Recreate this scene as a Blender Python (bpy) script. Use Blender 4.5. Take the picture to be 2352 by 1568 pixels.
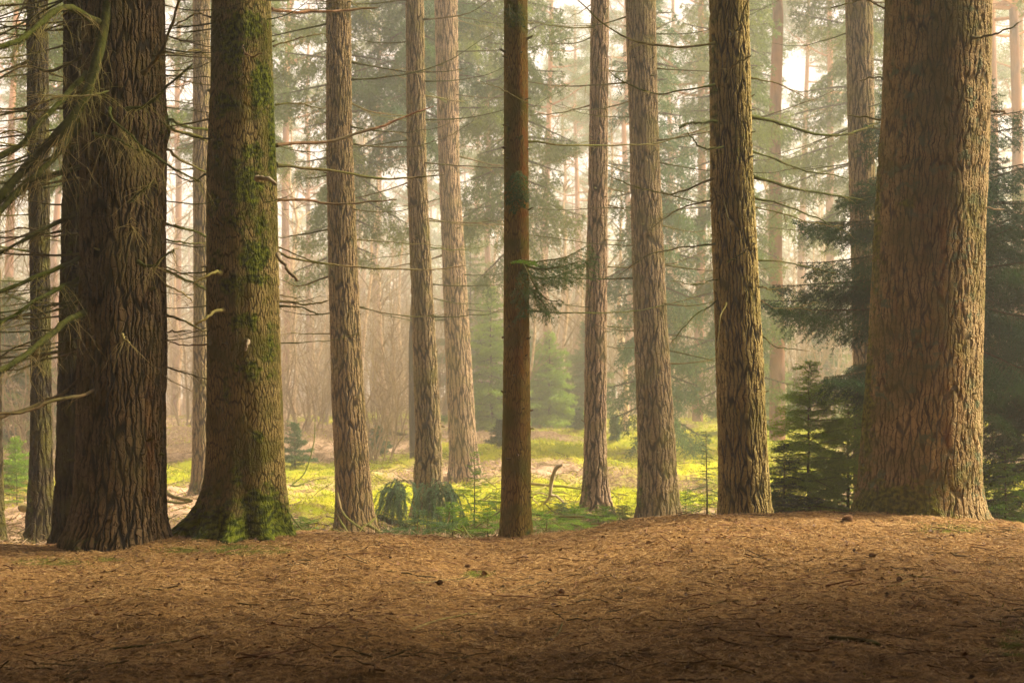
import bpy, math, random
import numpy as np
from mathutils import Vector

for _o in list(bpy.data.objects):
    bpy.data.objects.remove(_o)
SC = bpy.context.scene
COL = SC.collection
PI = math.pi

# ------------------------------------------------------------------ camera
F = 50.0 / 36.0 * 2352.0        # focal length in pixels of the 2352 px wide photograph
CX, HOR, CAMZ = 1176.0, 900.0, 1.1
cam = bpy.data.cameras.new('camera')
cam.lens = 50; cam.sensor_width = 36; cam.shift_y = (HOR - 784) / 2352.0
cam.clip_start = 0.1; cam.clip_end = 1500
cam.dof.use_dof = True; cam.dof.focus_distance = 10.6; cam.dof.aperture_fstop = 4.0
camo = bpy.data.objects.new('camera', cam); COL.objects.link(camo)
camo.location = (0, 0, CAMZ); camo.rotation_euler = (PI / 2, 0, 0)
SC.camera = camo

# ------------------------------------------------------------------ world, sun, exposure
SUN_AZ, SUN_EL = math.radians(79), math.radians(44)      # azimuth from +Y towards +X
w = bpy.data.worlds.new('World'); SC.world = w; w.use_nodes = True
nt = w.node_tree; nt.nodes.clear()
sky = nt.nodes.new('ShaderNodeTexSky'); sky.sky_type = 'NISHITA'; sky.sun_disc = False
sky.sun_elevation = SUN_EL; sky.sun_rotation = SUN_AZ; sky.dust_density = 6; sky.air_density = 1.0
mx = nt.nodes.new('ShaderNodeMix'); mx.data_type = 'RGBA'; mx.inputs[0].default_value = 0.86
mx.inputs[7].default_value = (6.8, 5.6, 5.0, 1)          # overcast veil over the blue sky
bgn = nt.nodes.new('ShaderNodeBackground'); bgn.inputs[1].default_value = 0.1
wo = nt.nodes.new('ShaderNodeOutputWorld')
nt.links.new(sky.outputs[0], mx.inputs[6]); nt.links.new(mx.outputs[2], bgn.inputs[0]); nt.links.new(bgn.outputs[0], wo.inputs[0])

sl = bpy.data.lights.new('sun', 'SUN'); sl.energy = 5.0; sl.angle = math.radians(22); sl.color = (1.0, 0.88, 0.68)
so = bpy.data.objects.new('sun', sl); COL.objects.link(so)
sd = Vector((math.sin(SUN_AZ) * math.cos(SUN_EL), math.cos(SUN_AZ) * math.cos(SUN_EL), math.sin(SUN_EL)))
so.rotation_euler = sd.to_track_quat('Z', 'Y').to_euler(); so.location = sd * 40

SC.view_settings.view_transform = 'Standard'; SC.view_settings.look = 'None'
SC.view_settings.exposure = 1.45; SC.view_settings.gamma = 1.0
SC.render.engine = 'CYCLES'
cy = SC.cycles
cy.max_bounces = 6; cy.diffuse_bounces = 3; cy.glossy_bounces = 2; cy.transmission_bounces = 3
cy.volume_bounces = 1; cy.transparent_max_bounces = 12
cy.adaptive_threshold = 0.025; cy.use_denoising = True; cy.sample_clamp_indirect = 4
HAZE_DENSITY = 0.0072

# ------------------------------------------------------------------ noise and ground height
def _h(ix, iy, s):
    h = (ix.astype(np.int64) * 374761393 + iy.astype(np.int64) * 668265263 + s * 974634777) & 0xffffffff
    h = ((h ^ (h >> 13)) * 1274126177) & 0xffffffff
    return ((h ^ (h >> 16)) & 0xffffff) / float(0xffffff)
def vnoise(x, y, s=0):
    x = np.asarray(x, float); y = np.asarray(y, float)
    ix = np.floor(x); iy = np.floor(y); fx = x - ix; fy = y - iy
    fx = fx * fx * (3 - 2 * fx); fy = fy * fy * (3 - 2 * fy)
    a = _h(ix, iy, s); b = _h(ix + 1, iy, s); c = _h(ix, iy + 1, s); d = _h(ix + 1, iy + 1, s)
    return (a * (1 - fx) + b * fx) * (1 - fy) + (c * (1 - fx) + d * fx) * fy - 0.5
def fbm(x, y, s=0, o=3):
    r = 0; a = 1.0
    for k in range(o):
        r = r + a * vnoise(x * 2 ** k, y * 2 ** k, s + k * 17); a *= 0.5
    return r
def sst(a, b, x):
    t = np.clip((x - a) / (b - a), 0, 1); return t * t * (3 - 2 * t)

YC = 10.3
_cp = np.array([-400, 0, 120, 250, 340, 450, 560, 700, 800, 900, 1000, 1100, 1180, 1260, 1330, 1400, 1500, 1600, 1750, 1900, 2000, 2100, 2200, 2352, 2800], float)
_cy = np.array([1275, 1272, 1278, 1268, 1258, 1256, 1250, 1241, 1238, 1239, 1246, 1252, 1252, 1245, 1233, 1217, 1201, 1191, 1188, 1189, 1194, 1195, 1203, 1215, 1225], float)
def ground(x, y):
    x = np.asarray(x, float); y = np.asarray(y, float)
    yy = np.maximum(y, 0.5)
    px = CX + x * F / np.clip(yy, 7, YC + 1.5)
    zc = CAMZ - (np.interp(px, _cp, _cy) - HOR) * YC / F
    zf = -0.10 + 0.5 * (zc + 0.05) * 0.5
    z1 = zf + (zc - zf) * sst(4.0, YC - 0.3, y)
    z1 = z1 + 0.05 * fbm(x * 0.9, y * 0.9, 3) * sst(11.0, 8.5, y) + 0.030 * fbm(x * 3.2, y * 3.2, 5, 3) + 0.016 * fbm(x * 15, y * 15, 9, 3)
    zb = -0.33 + 0.56 * sst(14, 42, y) + 0.20 * sst(44, 90, y) + 0.06 * (x / 10.0) * sst(12, 30, y)
    zb = zb + 0.20 * fbm(x * 0.35, y * 0.35, 21) + 0.17 * fbm(x * 1.3, y * 1.3, 25, 3) + 0.05 * fbm(x * 5, y * 5, 28, 2)
    for tx, ty, th, tr in ((-3.05, 10.5, .05, .7), (-1.97, 10.7, .03, .7), (0.03, 10.95, .04, .35), (1.9, 11.45, .05, .5), (3.15, 10.9, .03, .8)):
        z1 = z1 + th * np.exp(-((x - tx) ** 2 + (y - ty) ** 2) / tr ** 2)
    t = sst(YC + 0.15, YC + 2.6, y)
    return z1 * (1 - t) + zb * t
def gz(x, y): return float(ground(np.array([x]), np.array([y]))[0])
def W(px, py, Y): return np.array([(px - CX) * Y / F, Y, CAMZ + (HOR - py) * Y / F])
def hit(px, py, y0=12.0):
    """distance at which the view ray through a pixel meets the ground beyond y0"""
    ys = np.linspace(y0, 90, 2000)
    x = (px - CX) * ys / F; z = CAMZ + (HOR - py) * ys / F
    k = np.argmax(z < ground(x, ys)); return float(ys[k]) if k > 0 else 45.0

# ------------------------------------------------------------------ mesh helpers
class Acc:
    def __init__(s): s.v = []; s.f = []; s.m = []; s.n = 0; s.at = []
    def add(s, v, f, mi=0, at=None):
        v = np.asarray(v, float).reshape(-1, 3); f = np.asarray(f, np.int64).reshape(-1, 4)
        s.v.append(v); s.f.append(f + s.n); s.m.append(np.full(len(f), mi)); s.n += len(v)
        s.at.append(np.zeros(len(v)) if at is None else at)
    def tube(s, P, R, S=4, mi=0):
        P = np.asarray(P, float)
        if P.ndim == 2: P = P[None]
        N_, K, _ = P.shape
        R = np.broadcast_to(np.asarray(R, float), (N_, K))
        T = np.gradient(P, axis=1); T /= np.linalg.norm(T, axis=2, keepdims=True) + 1e-9
        mean = P[:, -1] - P[:, 0]; mean /= np.linalg.norm(mean, axis=1, keepdims=True) + 1e-9
        ref = np.where((np.abs(mean[:, 2]) > 0.8)[:, None], np.array([1., 0, 0]), np.array([0, 0, 1.]))[:, None, :]
        A = np.cross(T, np.broadcast_to(ref, T.shape)); A /= np.linalg.norm(A, axis=2, keepdims=True) + 1e-9
        B = np.cross(T, A)
        th = np.arange(S) * 2 * PI / S
        V = P[:, :, None] + R[:, :, None, None] * (A[:, :, None] * np.cos(th)[None, None, :, None] + B[:, :, None] * np.sin(th)[None, None, :, None])
        i = np.arange(N_)[:, None, None] * K * S; k = np.arange(K - 1)[None, :, None] * S; j = np.arange(S)[None, None, :]; j2 = (j + 1) % S
        f = np.stack([i + k + j, i + k + j2, i + k + S + j2, i + k + S + j], -1)
        s.add(V, f, mi)
    def blades(s, P, D, L, Wd, mi=0, rng=None, N=None):
        """rhombus leaves: base P, direction D, length L, width Wd"""
        if N is None: N = rng.normal(size=P.shape)
        sd_ = np.cross(D, N); sd_ /= np.linalg.norm(sd_, axis=1, keepdims=True) + 1e-9
        L = np.broadcast_to(L, (len(P),))[:, None]; Wd = np.broadcast_to(Wd, (len(P),))[:, None]
        mid = P + D * L * 0.5
        V = np.stack([P, mid + sd_ * Wd / 2, P + D * L, mid - sd_ * Wd / 2], 1)
        s.add(V, np.arange(len(P) * 4).reshape(-1, 4), mi)
    def build(s, name, mats, parent=None, loc=None, smooth=False, link=True):
        v = np.concatenate(s.v); f = np.concatenate(s.f); m = np.concatenate(s.m)
        if loc is None and parent is not None: loc = parent.location
        if loc is not None: v = v - np.array(loc)[None]
        me = mesh_from(name, v, f, m, mats, smooth)
        if not link: return me
        o = bpy.data.objects.new(name, me); COL.objects.link(o)
        if parent is not None: o.parent = parent
        return o

def mesh_from(name, v, f, m, mats, smooth=False, uv=None, attrs=None):
    me = bpy.data.meshes.new(name)
    me.vertices.add(len(v)); me.vertices.foreach_set('co', np.ascontiguousarray(v, np.float32).ravel())
    me.loops.add(len(f) * 4); me.loops.foreach_set('vertex_index', np.ascontiguousarray(f, np.int32).ravel())
    me.polygons.add(len(f)); me.polygons.foreach_set('loop_start', np.arange(len(f), dtype=np.int32) * 4)
    for mt in (mats if isinstance(mats, (list, tuple)) else [mats]): me.materials.append(mt)
    if m is not None: me.polygons.foreach_set('material_index', np.ascontiguousarray(m, np.int32))
    me.polygons.foreach_set('use_smooth', np.full(len(f), smooth))
    if uv is not None:
        l = me.uv_layers.new(name='UVMap'); l.data.foreach_set('uv', np.ascontiguousarray(uv[f.ravel()], np.float32).ravel())
    for k, a in (attrs or {}).items():
        at = me.attributes.new(k, 'FLOAT', 'POINT'); at.data.foreach_set('value', np.ascontiguousarray(a, np.float32))
    me.update(calc_edges=True)
    return me

def tag(o, label=None, cat=None, group=None, kind=None):
    if label: o['label'] = label
    if cat: o['category'] = cat
    if group: o['group'] = group
    if kind: o['kind'] = kind
    return o
def thing(name, label, cat, loc, group=None):
    o = bpy.data.objects.new(name, None); COL.objects.link(o); o.location = loc
    o.empty_display_size = 0.2
    return tag(o, label, cat, group)
def dup(root, loc, rotz, sc=1.0, label=None, group=None):
    r = root.copy(); COL.objects.link(r); r.location = loc; r.rotation_euler = (0, 0, rotz); r.scale = (sc, sc, sc)
    tag(r, label, None, group)
    for ch in list(root.children):
        c = ch.copy(); COL.objects.link(c); c.parent = r
        for g_ in ch.children:
            d = g_.copy(); COL.objects.link(d); d.parent = c
    return r

# ------------------------------------------------------------------ material helpers
class G:
    def __init__(s, name):
        s.mat = bpy.data.materials.new(name); s.mat.use_nodes = True; s.nt = s.mat.node_tree; s.nt.nodes.clear()
        s.out = s.nt.nodes.new('ShaderNodeOutputMaterial')
    def n(s, typ, ins=None, out=0, **p):
        nd = s.nt.nodes.new(typ)
        for k, v in p.items(): setattr(nd, k, v)
        for k, v in (ins or {}).items(): s.set(nd.inputs[k], v)
        return nd.outputs[out]
    def set(s, sock, v):
        if isinstance(v, bpy.types.NodeSocket): s.nt.links.new(v, sock)
        elif isinstance(v, (tuple, list)) and sock.type == 'RGBA' and len(v) == 3: sock.default_value = (*v, 1)
        else: sock.default_value = v
    def m(s, op, a, b=0.0, c=0.0, clamp=False): return s.n('ShaderNodeMath', {0: a, 1: b, 2: c}, operation=op, use_clamp=clamp)
    def mix(s, f, a, b, bt='MIX'): return s.n('ShaderNodeMix', {0: f, 6: a, 7: b}, out=2, data_type='RGBA', blend_type=bt)
    def st(s, v, a, b, t0=0.0, t1=1.0): return s.n('ShaderNodeMapRange', {0: v, 1: a, 2: b, 3: t0, 4: t1}, interpolation_type='SMOOTHSTEP')
    def vm(s, op, a, b): return s.n('ShaderNodeVectorMath', {0: a, 1: b}, operation=op)
    def noise(s, vec, sc, det=3.0, ro=0.5, out=0, dist=0.0): return s.n('ShaderNodeTexNoise', {'Vector': vec, 'Scale': sc, 'Detail': det, 'Roughness': ro, 'Distortion': dist}, out=out)
    def vor(s, vec, sc, feat='DISTANCE_TO_EDGE', dim='2D'): return s.n('ShaderNodeTexVoronoi', {'Vector': vec, 'Scale': sc}, feature=feat, voronoi_dimensions=dim)
    def attr(s, nm): return s.n('ShaderNodeAttribute', attribute_name=nm, out=2)
    def obj(s): return s.n('ShaderNodeTexCoord', out=3)
    def surf(s, col, rough=0.85, spec=0.2, bump=None, dist=0.01, strength=1.0, disp=None, trans=0.0):
        ins = {'Base Color': col, 'Roughness': rough, 'Specular IOR Level': spec}
        if bump is not None: ins['Normal'] = s.n('ShaderNodeBump', {'Height': bump, 'Distance': dist, 'Strength': strength})
        b = s.n('ShaderNodeBsdfPrincipled', ins)
        if trans > 0:
            t = s.n('ShaderNodeBsdfTranslucent', {'Color': col})
            b = s.n('ShaderNodeMixShader', {0: trans, 1: b, 2: t})
        s.nt.links.new(b, s.out.inputs[0])
        if disp is not None:
            s.nt.links.new(disp, s.out.inputs[2]); s.mat.displacement_method = 'BOTH'
        return s.mat

def bark(name, fu, fv, depth, dark, mid, light, moss_cols=((0.05, 0.075, 0.01), (0.16, 0.20, 0.02)), algae=0.0, lichen=0.0, warp=1.0, crackw=0.22, second=0.35, fine=0.3, seed=0.0):
    g = G(name)
    uv = g.n('ShaderNodeUVMap', uv_map='UVMap')
    uv = g.vm('ADD', uv, (seed * 3.1, seed * 7.7, 0))
    n1 = g.noise(uv, 5.0, 2, out=1); n2 = g.noise(uv, 22.0, 2, out=1)
    wv = g.vm('ADD', g.vm('MULTIPLY', g.vm('SUBTRACT', n1, (.5, .5, .5)), (0.045 * warp, 0.08 * warp, 0)), g.vm('MULTIPLY', g.vm('SUBTRACT', n2, (.5, .5, .5)), (0.012 * warp, 0.03 * warp, 0)))
    c = g.vm('ADD', uv, wv)
    zig = g.noise(g.vm('MULTIPLY', uv, (1.6, 1.0, 0)), 11.0, 2, out=1)
    c = g.vm('ADD', c, g.vm('MULTIPLY', g.vm('SUBTRACT', zig, (.5, .5, .5)), (1.0 / fu * warp, 0, 0)))
    d1 = g.vor(g.vm('MULTIPLY', c, (fu, fv * 0.42, 0)), 1.0)
    d2 = g.vor(g.vm('MULTIPLY', c, (fu * 0.9, fv * 2.2, 0)), 1.0)
    d3 = g.vor(g.vm('MULTIPLY', g.vm('ADD', c, (2.7, 5.1, 0)), (fu * 1.7, fv * 0.9, 0)), 1.0)
    wid = g.m('ADD', crackw * 0.7, g.m('MULTIPLY', g.noise(uv, 7.0, 2), crackw * 0.5))
    rg = g.n('ShaderNodeMapRange', {0: d1, 1: 0.03, 2: wid, 3: 0.0, 4: 1.0}, interpolation_type='SMOOTHSTEP')
    rg = g.m('MULTIPLY', rg, g.m('ADD', 0.55, g.m('MULTIPLY', g.st(d3, 0.0, 0.10), 0.45)))
    r2 = g.st(d2, 0.0, 0.10)
    rough = g.noise(g.vm('MULTIPLY', uv, (1.0, 0.45, 0)), 38.0, 4, 0.6)
    flake = g.noise(g.vm('MULTIPLY', uv, (0.6, 1.6, 0)), 70.0, 3, 0.6)
    h = g.m('MULTIPLY', rg, g.m('ADD', 1.0 - second, g.m('MULTIPLY', r2, second)))
    h = g.m('ADD', g.m('MULTIPLY', h, 1.0), g.m('MULTIPLY', g.m('ADD', rough, g.m('MULTIPLY', flake, 0.6)), fine))
    big = g.noise(uv, 1.6, 3, 0.6); bigr = g.st(big, 0.35, 0.68)
    col = g.mix(g.st(h, 0.16, 0.82), dark, mid)
    col = g.mix(g.m('MULTIPLY', g.st(h, 0.85, 1.35), g.m('ADD', 0.45, g.m('MULTIPLY', bigr, 0.55))), col, light)
    col = g.mix(g.m('MULTIPLY', g.st(flake, 0.45, 0.75), 0.35), col, g.vm('MULTIPLY', col, (0.45, 0.4, 0.35)))
    if lichen > 0:
        li = g.m('MULTIPLY', g.m('MULTIPLY', g.st(g.noise(uv, 9.0, 4, 0.65), 0.5, 0.62), g.st(g.noise(uv, 2.2, 2), 0.40, 0.62)), lichen)
        col = g.mix(li, col, (0.14, 0.18, 0.10))
    rs = g.m('MULTIPLY', g.attr('rust'), g.st(g.noise(g.vm('MULTIPLY', uv, (1.0, 0.35, 0)), 16.0, 4, 0.65), 0.36, 0.6))
    col = g.mix(rs, col, (0.27, 0.105, 0.020))
    mo = g.attr('moss')
    mn = g.noise(uv, 14.0, 4, 0.65)
    mm = g.st(g.m('ADD', mo, g.m('MULTIPLY', g.m('SUBTRACT', mn, 0.5), 1.5)), 0.22, 0.62)
    if algae > 0:
        al = g.m('MULTIPLY', g.st(g.noise(uv, 3.0, 4, 0.6), 0.42, 0.66), algae)
        col = g.mix(al, col, (0.15, 0.14, 0.025))
    mc = g.mix(g.st(g.noise(uv, 30.0, 3), 0.38, 0.66), moss_cols[0], moss_cols[1])
    col = g.mix(mm, col, mc)
    mfl = g.noise(uv, 110.0, 2)
    h = g.m('ADD', h, g.m('MULTIPLY', mm, g.m('ADD', 0.1, g.m('MULTIPLY', mfl, 0.5))))
    dsp = g.n('ShaderNodeDisplacement', {'Height': h, 'Midlevel': 0.8, 'Scale': depth})
    return g.surf(col, 0.9, 0.12, disp=dsp)

def simple_bark(name, c0, c1, c2, sc=9.0, stretch=0.12, moss=0.0, bump=0.02):
    g = G(name); p = g.obj()
    v = g.vm('MULTIPLY', p, (1, 1, stretch))
    a = g.noise(v, sc, 4, 0.6); b = g.noise(p, 1.1, 3)
    col = g.mix(g.st(a, 0.35, 0.62), c0, c1); col = g.mix(g.st(b, 0.4, 0.65), col, c2)
    if moss > 0:
        col = g.mix(g.m('MULTIPLY', g.st(g.noise(p, 4.0, 3), 0.42, 0.6), moss), col, (0.09, 0.11, 0.02))
    return g.surf(col, 0.9, 0.1, bump=a, dist=bump)

def foliage(name, c0, c1, c2=None, trans=0.3, nsc=1.3):
    g = G(name); r = g.n('ShaderNodeNewGeometry', out=8); p = g.obj()
    col = g.mix(r, c0, c1)
    if c2: col = g.mix(g.st(g.noise(p, nsc, 3), 0.42, 0.64), col, c2)
    return g.surf(col, 0.75, 0.08, trans=trans)

M = {}
M['bark_big_left'] = bark('bark_deep_brown', 27, 6.5, 0.018, (0.006, 0.004, 0.003), (0.10, 0.064, 0.025), (0.25, 0.165, 0.08), algae=0.25, seed=1)
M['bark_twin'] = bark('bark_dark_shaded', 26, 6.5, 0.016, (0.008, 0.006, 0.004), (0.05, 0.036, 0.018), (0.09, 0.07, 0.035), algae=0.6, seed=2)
M['bark_mossy'] = bark('bark_scaly_mossy', 44, 22, 0.007, (0.016, 0.010, 0.005), (0.25, 0.18, 0.055), (0.55, 0.42, 0.16), algae=0.95, crackw=0.20, second=0.5, fine=0.5, seed=3, moss_cols=((0.028, 0.045, 0.004), (0.20, 0.235, 0.016)))
M['bark_tan'] = bark('bark_plated_tan', 30, 8.0, 0.013, (0.02, 0.012, 0.006), (0.19, 0.125, 0.052), (0.40, 0.285, 0.145), algae=0.3, seed=4)
M['bark_hazy'] = bark('bark_grey_brown', 25, 7.0, 0.013, (0.03, 0.02, 0.010), (0.20, 0.135, 0.065), (0.38, 0.28, 0.155), algae=0.5, seed=5)
M['bark_hazy2'] = bark('bark_pinkish_brown', 22, 6.0, 0.014, (0.035, 0.022, 0.013), (0.24, 0.155, 0.09), (0.44, 0.31, 0.20), algae=0.3, seed=6)
M['bark_slender'] = bark('bark_smooth_slender', 60, 24, 0.0035, (0.018, 0.009, 0.004), (0.13, 0.085, 0.018), (0.36, 0.25, 0.06), algae=1.0, crackw=0.2, second=0.4, fine=0.9, seed=7)
M['bark_right'] = bark('bark_ridged_ochre', 34, 7.5, 0.015, (0.010, 0.007, 0.003), (0.27, 0.195, 0.06), (0.58, 0.44, 0.17), algae=0.45, seed=8)
M['bark_giant'] = bark('bark_giant_lichened', 27, 7.0, 0.014, (0.009, 0.006, 0.003), (0.25, 0.165, 0.065), (0.52, 0.37, 0.18), algae=0.65, lichen=1.0, warp=1.0, crackw=0.17, second=0.45, fine=0.5, seed=9, moss_cols=((0.09, 0.10, 0.015), (0.26, 0.26, 0.035)))
M['bark_pine'] = simple_bark('bark_scots_pine', (0.13, 0.07, 0.045), (0.33, 0.19, 0.13), (0.36, 0.17, 0.09), 7.0, 0.2)
M['bark_pine_top'] = simple_bark('bark_scots_pine_upper', (0.36, 0.15, 0.06), (0.5, 0.24, 0.12), (0.42, 0.2, 0.1), 5.0, 0.3)
M['bark_spruce'] = simple_bark('bark_young_conifer', (0.035, 0.022, 0.012), (0.12, 0.08, 0.045), (0.08, 0.07, 0.03), 14.0, 0.3)
M['bark_birch'] = simple_bark('bark_pale_birch', (0.45, 0.30, 0.17), (0.72, 0.55, 0.36), (0.55, 0.36, 0.19), 6.0, 1.6)
M['brush'] = simple_bark('bare_twigs', (0.22, 0.15, 0.08), (0.40, 0.29, 0.165), (0.32, 0.235, 0.11), 2.0, 0.5)
M['dead'] = simple_bark('dead_branch_bark', (0.05, 0.036, 0.015), (0.22, 0.15, 0.07), (0.15, 0.14, 0.03), 16.0, 1.0, moss=0.5, bump=0.004)
M['dead_mossy'] = simple_bark('mossy_branch_bark', (0.028, 0.027, 0.008), (0.10, 0.095, 0.02), (0.085, 0.105, 0.013), 30.0, 1.0, moss=0.35, bump=0.012)
M['dead_tan'] = simple_bark('dry_twig_bark', (0.16, 0.12, 0.045), (0.42, 0.32, 0.12), (0.24, 0.22, 0.05), 10.0, 1.0, bump=0.003)
M['dead_red'] = simple_bark('peeled_branch_wood', (0.17, 0.075, 0.035), (0.42, 0.23, 0.12), (0.12, 0.09, 0.04), 14.0, 0.8, bump=0.003)
M['bleached'] = simple_bark('bleached_wood', (0.30, 0.22, 0.13), (0.52, 0.41, 0.27), (0.42, 0.32, 0.19), 12.0, 0.5, bump=0.003)
M['fuzz'] = foliage('branch_moss', (0.03, 0.035, 0.006), (0.10, 0.11, 0.015), (0.13, 0.15, 0.015), 0.2, 6.0)
M['fol_dark'] = foliage('needles_dark_fir', (0.015, 0.045, 0.025), (0.045, 0.10, 0.055), (0.05, 0.11, 0.035), 0.25)
M['fol_blue'] = foliage('needles_blue_green', (0.06, 0.12, 0.055), (0.13, 0.21, 0.09), (0.12, 0.20, 0.06), 0.35)
M['fol_droop'] = foliage('needles_drooping', (0.07, 0.15, 0.075), (0.22, 0.36, 0.20), (0.16, 0.28, 0.11), 0.4, 9.0)
M['fol_green'] = foliage('needles_fresh_green', (0.07, 0.17, 0.018), (0.17, 0.31, 0.03), (0.24, 0.38, 0.035), 0.5)
M['fol_spruce'] = foliage('needles_spruce', (0.08, 0.135, 0.03), (0.17, 0.24, 0.055), (0.24, 0.29, 0.05), 0.5, 0.6)
M['fol_pine'] = foliage('needles_pine', (0.10, 0.15, 0.045), (0.20, 0.26, 0.08), (0.24, 0.26, 0.08), 0.4, 0.4)
M['fol_young'] = foliage('needles_young_spruce', (0.11, 0.22, 0.02), (0.27, 0.42, 0.04), (0.33, 0.47, 0.05), 0.45, 0.9)

# ------------------------------------------------------------------ ground
def ground_material():
    g = G('forest_floor'); p = g.obj()
    nd = g.attr('needle'); ms = g.attr('moss'); st_ = g.attr('straw')
    a = g.noise(p, 26.0, 5, 0.65); b = g.noise(p, 3.2, 4, 0.6); c = g.noise(p, 90.0, 3, 0.6); e = g.noise(p, 0.9, 4, 0.6)
    litter = g.mix(g.st(a, 0.35, 0.66), (0.12, 0.06, 0.02), (0.42, 0.24, 0.085))
    litter = g.mix(g.m('MULTIPLY', g.st(b, 0.44, 0.66), 0.5), litter, (0.085, 0.038, 0.015))
    litter = g.mix(g.m('MULTIPLY', g.st(c, 0.5, 0.72), 0.6), litter, (0.44, 0.26, 0.11))
    floor2 = g.mix(g.st(a, 0.38, 0.62), (0.10, 0.06, 0.025), (0.36, 0.24, 0.13))
    floor2 = g.mix(g.m('MULTIPLY', st_, g.st(b, 0.35, 0.6)), floor2, (0.62, 0.42, 0.27))
    mossc = g.mix(g.st(e, 0.4, 0.62), (0.36, 0.38, 0.02), (0.55, 0.49, 0.03))
    mossc = g.mix(g.m('MULTIPLY', g.st(b, 0.46, 0.66), 0.6), mossc, (0.22, 0.27, 0.02))
    mossc = g.mix(g.m('MULTIPLY', g.st(a, 0.5, 0.7), 0.5), mossc, (0.16, 0.2, 0.02))
    mk = g.st(g.m('ADD', ms, g.m('MULTIPLY', g.m('SUBTRACT', g.m('ADD', g.m('MULTIPLY', b, 0.6), g.m('MULTIPLY', a, 0.4)), 0.5), 1.2)), 0.38, 0.60)
    col = g.mix(mk, floor2, mossc)
    col = g.mix(g.st(g.m('ADD', nd, g.m('MULTIPLY', g.m('SUBTRACT', a, 0.5), 0.5)), 0.4, 0.6), col, litter)
    gm = g.attr('green')
    col = g.mix(g.st(g.m('ADD', gm, g.m('MULTIPLY', g.m('SUBTRACT', a, 0.5), 0.9)), 0.4, 0.62), col, (0.13, 0.15, 0.02))
    hgt = g.m('ADD', g.m('MULTIPLY', a, 0.6), g.m('MULTIPLY', c, 0.35))
    return g.surf(col, 0.95, 0.05, bump=hgt, dist=0.03)
M['ground'] = ground_material()

GREENS = [(570, 1262, 130, 16, .9), (420, 1262, 60, 9, .9), (1095, 1318, 45, 10, .95), (110, 1290, 120, 12, .75), (250, 1283, 60, 9, .7), (2190, 1214, 120, 14, .75), (2330, 1480, 90, 80, .55), (2250, 1500, 60, 40, .45), (1790, 1385, 25, 10, .5)]
def build_ground():
    xs = np.concatenate([-np.geomspace(250, 5.2, 110), np.arange(-5.1, 5.1001, 0.0275), np.geomspace(5.2, 250, 110)])
    ys = np.concatenate([-np.geomspace(120, 3, 20), np.arange(-2.5, 3.6, 0.5), np.arange(3.8, 12.6, 0.0275), np.arange(12.65, 46, 0.11), np.geomspace(46.3, 320, 90)])
    X, Y = np.meshgrid(xs, ys)
    Z = ground(X.ravel(), Y.ravel())
    nx, ny = len(xs), len(ys)
    i = np.arange(ny - 1)[:, None] * nx + np.arange(nx - 1)[None]
    f = np.stack([i, i + 1, i + nx + 1, i + nx], -1).reshape(-1, 4)
    x, y = X.ravel(), Y.ravel()
    needle = sst(YC + 1.1, YC + 0.1, y + 0.8 * fbm(x * 1.2, y * 1.2, 40))
    moss = (0.58 + 0.85 * fbm(x * 0.22, y * 0.22, 50)) * sst(12.0, 17, y) * sst(58, 50, y) + 0.12 * sst(-1, 4, x) * sst(14, 20, y) - 0.2 * sst(-1.5, -9, x) - 0.25 * np.exp(-((y - 16) / 2.2) ** 2) * sst(2.0, 0, np.abs(x - 1.0))
    straw = sst(-0.1, 0.3, fbm(x * 0.3, y * 0.3, 60))
    yy = np.maximum(y, 1); px = CX + x * F / yy; py = HOR + (CAMZ - Z) * F / yy
    green = np.zeros_like(x)
    for a, b, ra, rb, s in GREENS:
        green = np.maximum(green, s * np.exp(-((px - a) / ra) ** 2 - ((py - b) / rb) ** 2) * (y > 3) * (y < YC + 0.8))
    me = mesh_from('ground', np.stack([x, y, Z], 1), f, None, M['ground'], True, attrs={'needle': needle, 'moss': moss, 'straw': straw, 'green': green})
    o = bpy.data.objects.new('ground', me); COL.objects.link(o); o['kind'] = 'structure'; o['label'] = 'forest floor rising to a needle covered crest with moss beyond'
build_ground()

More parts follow.
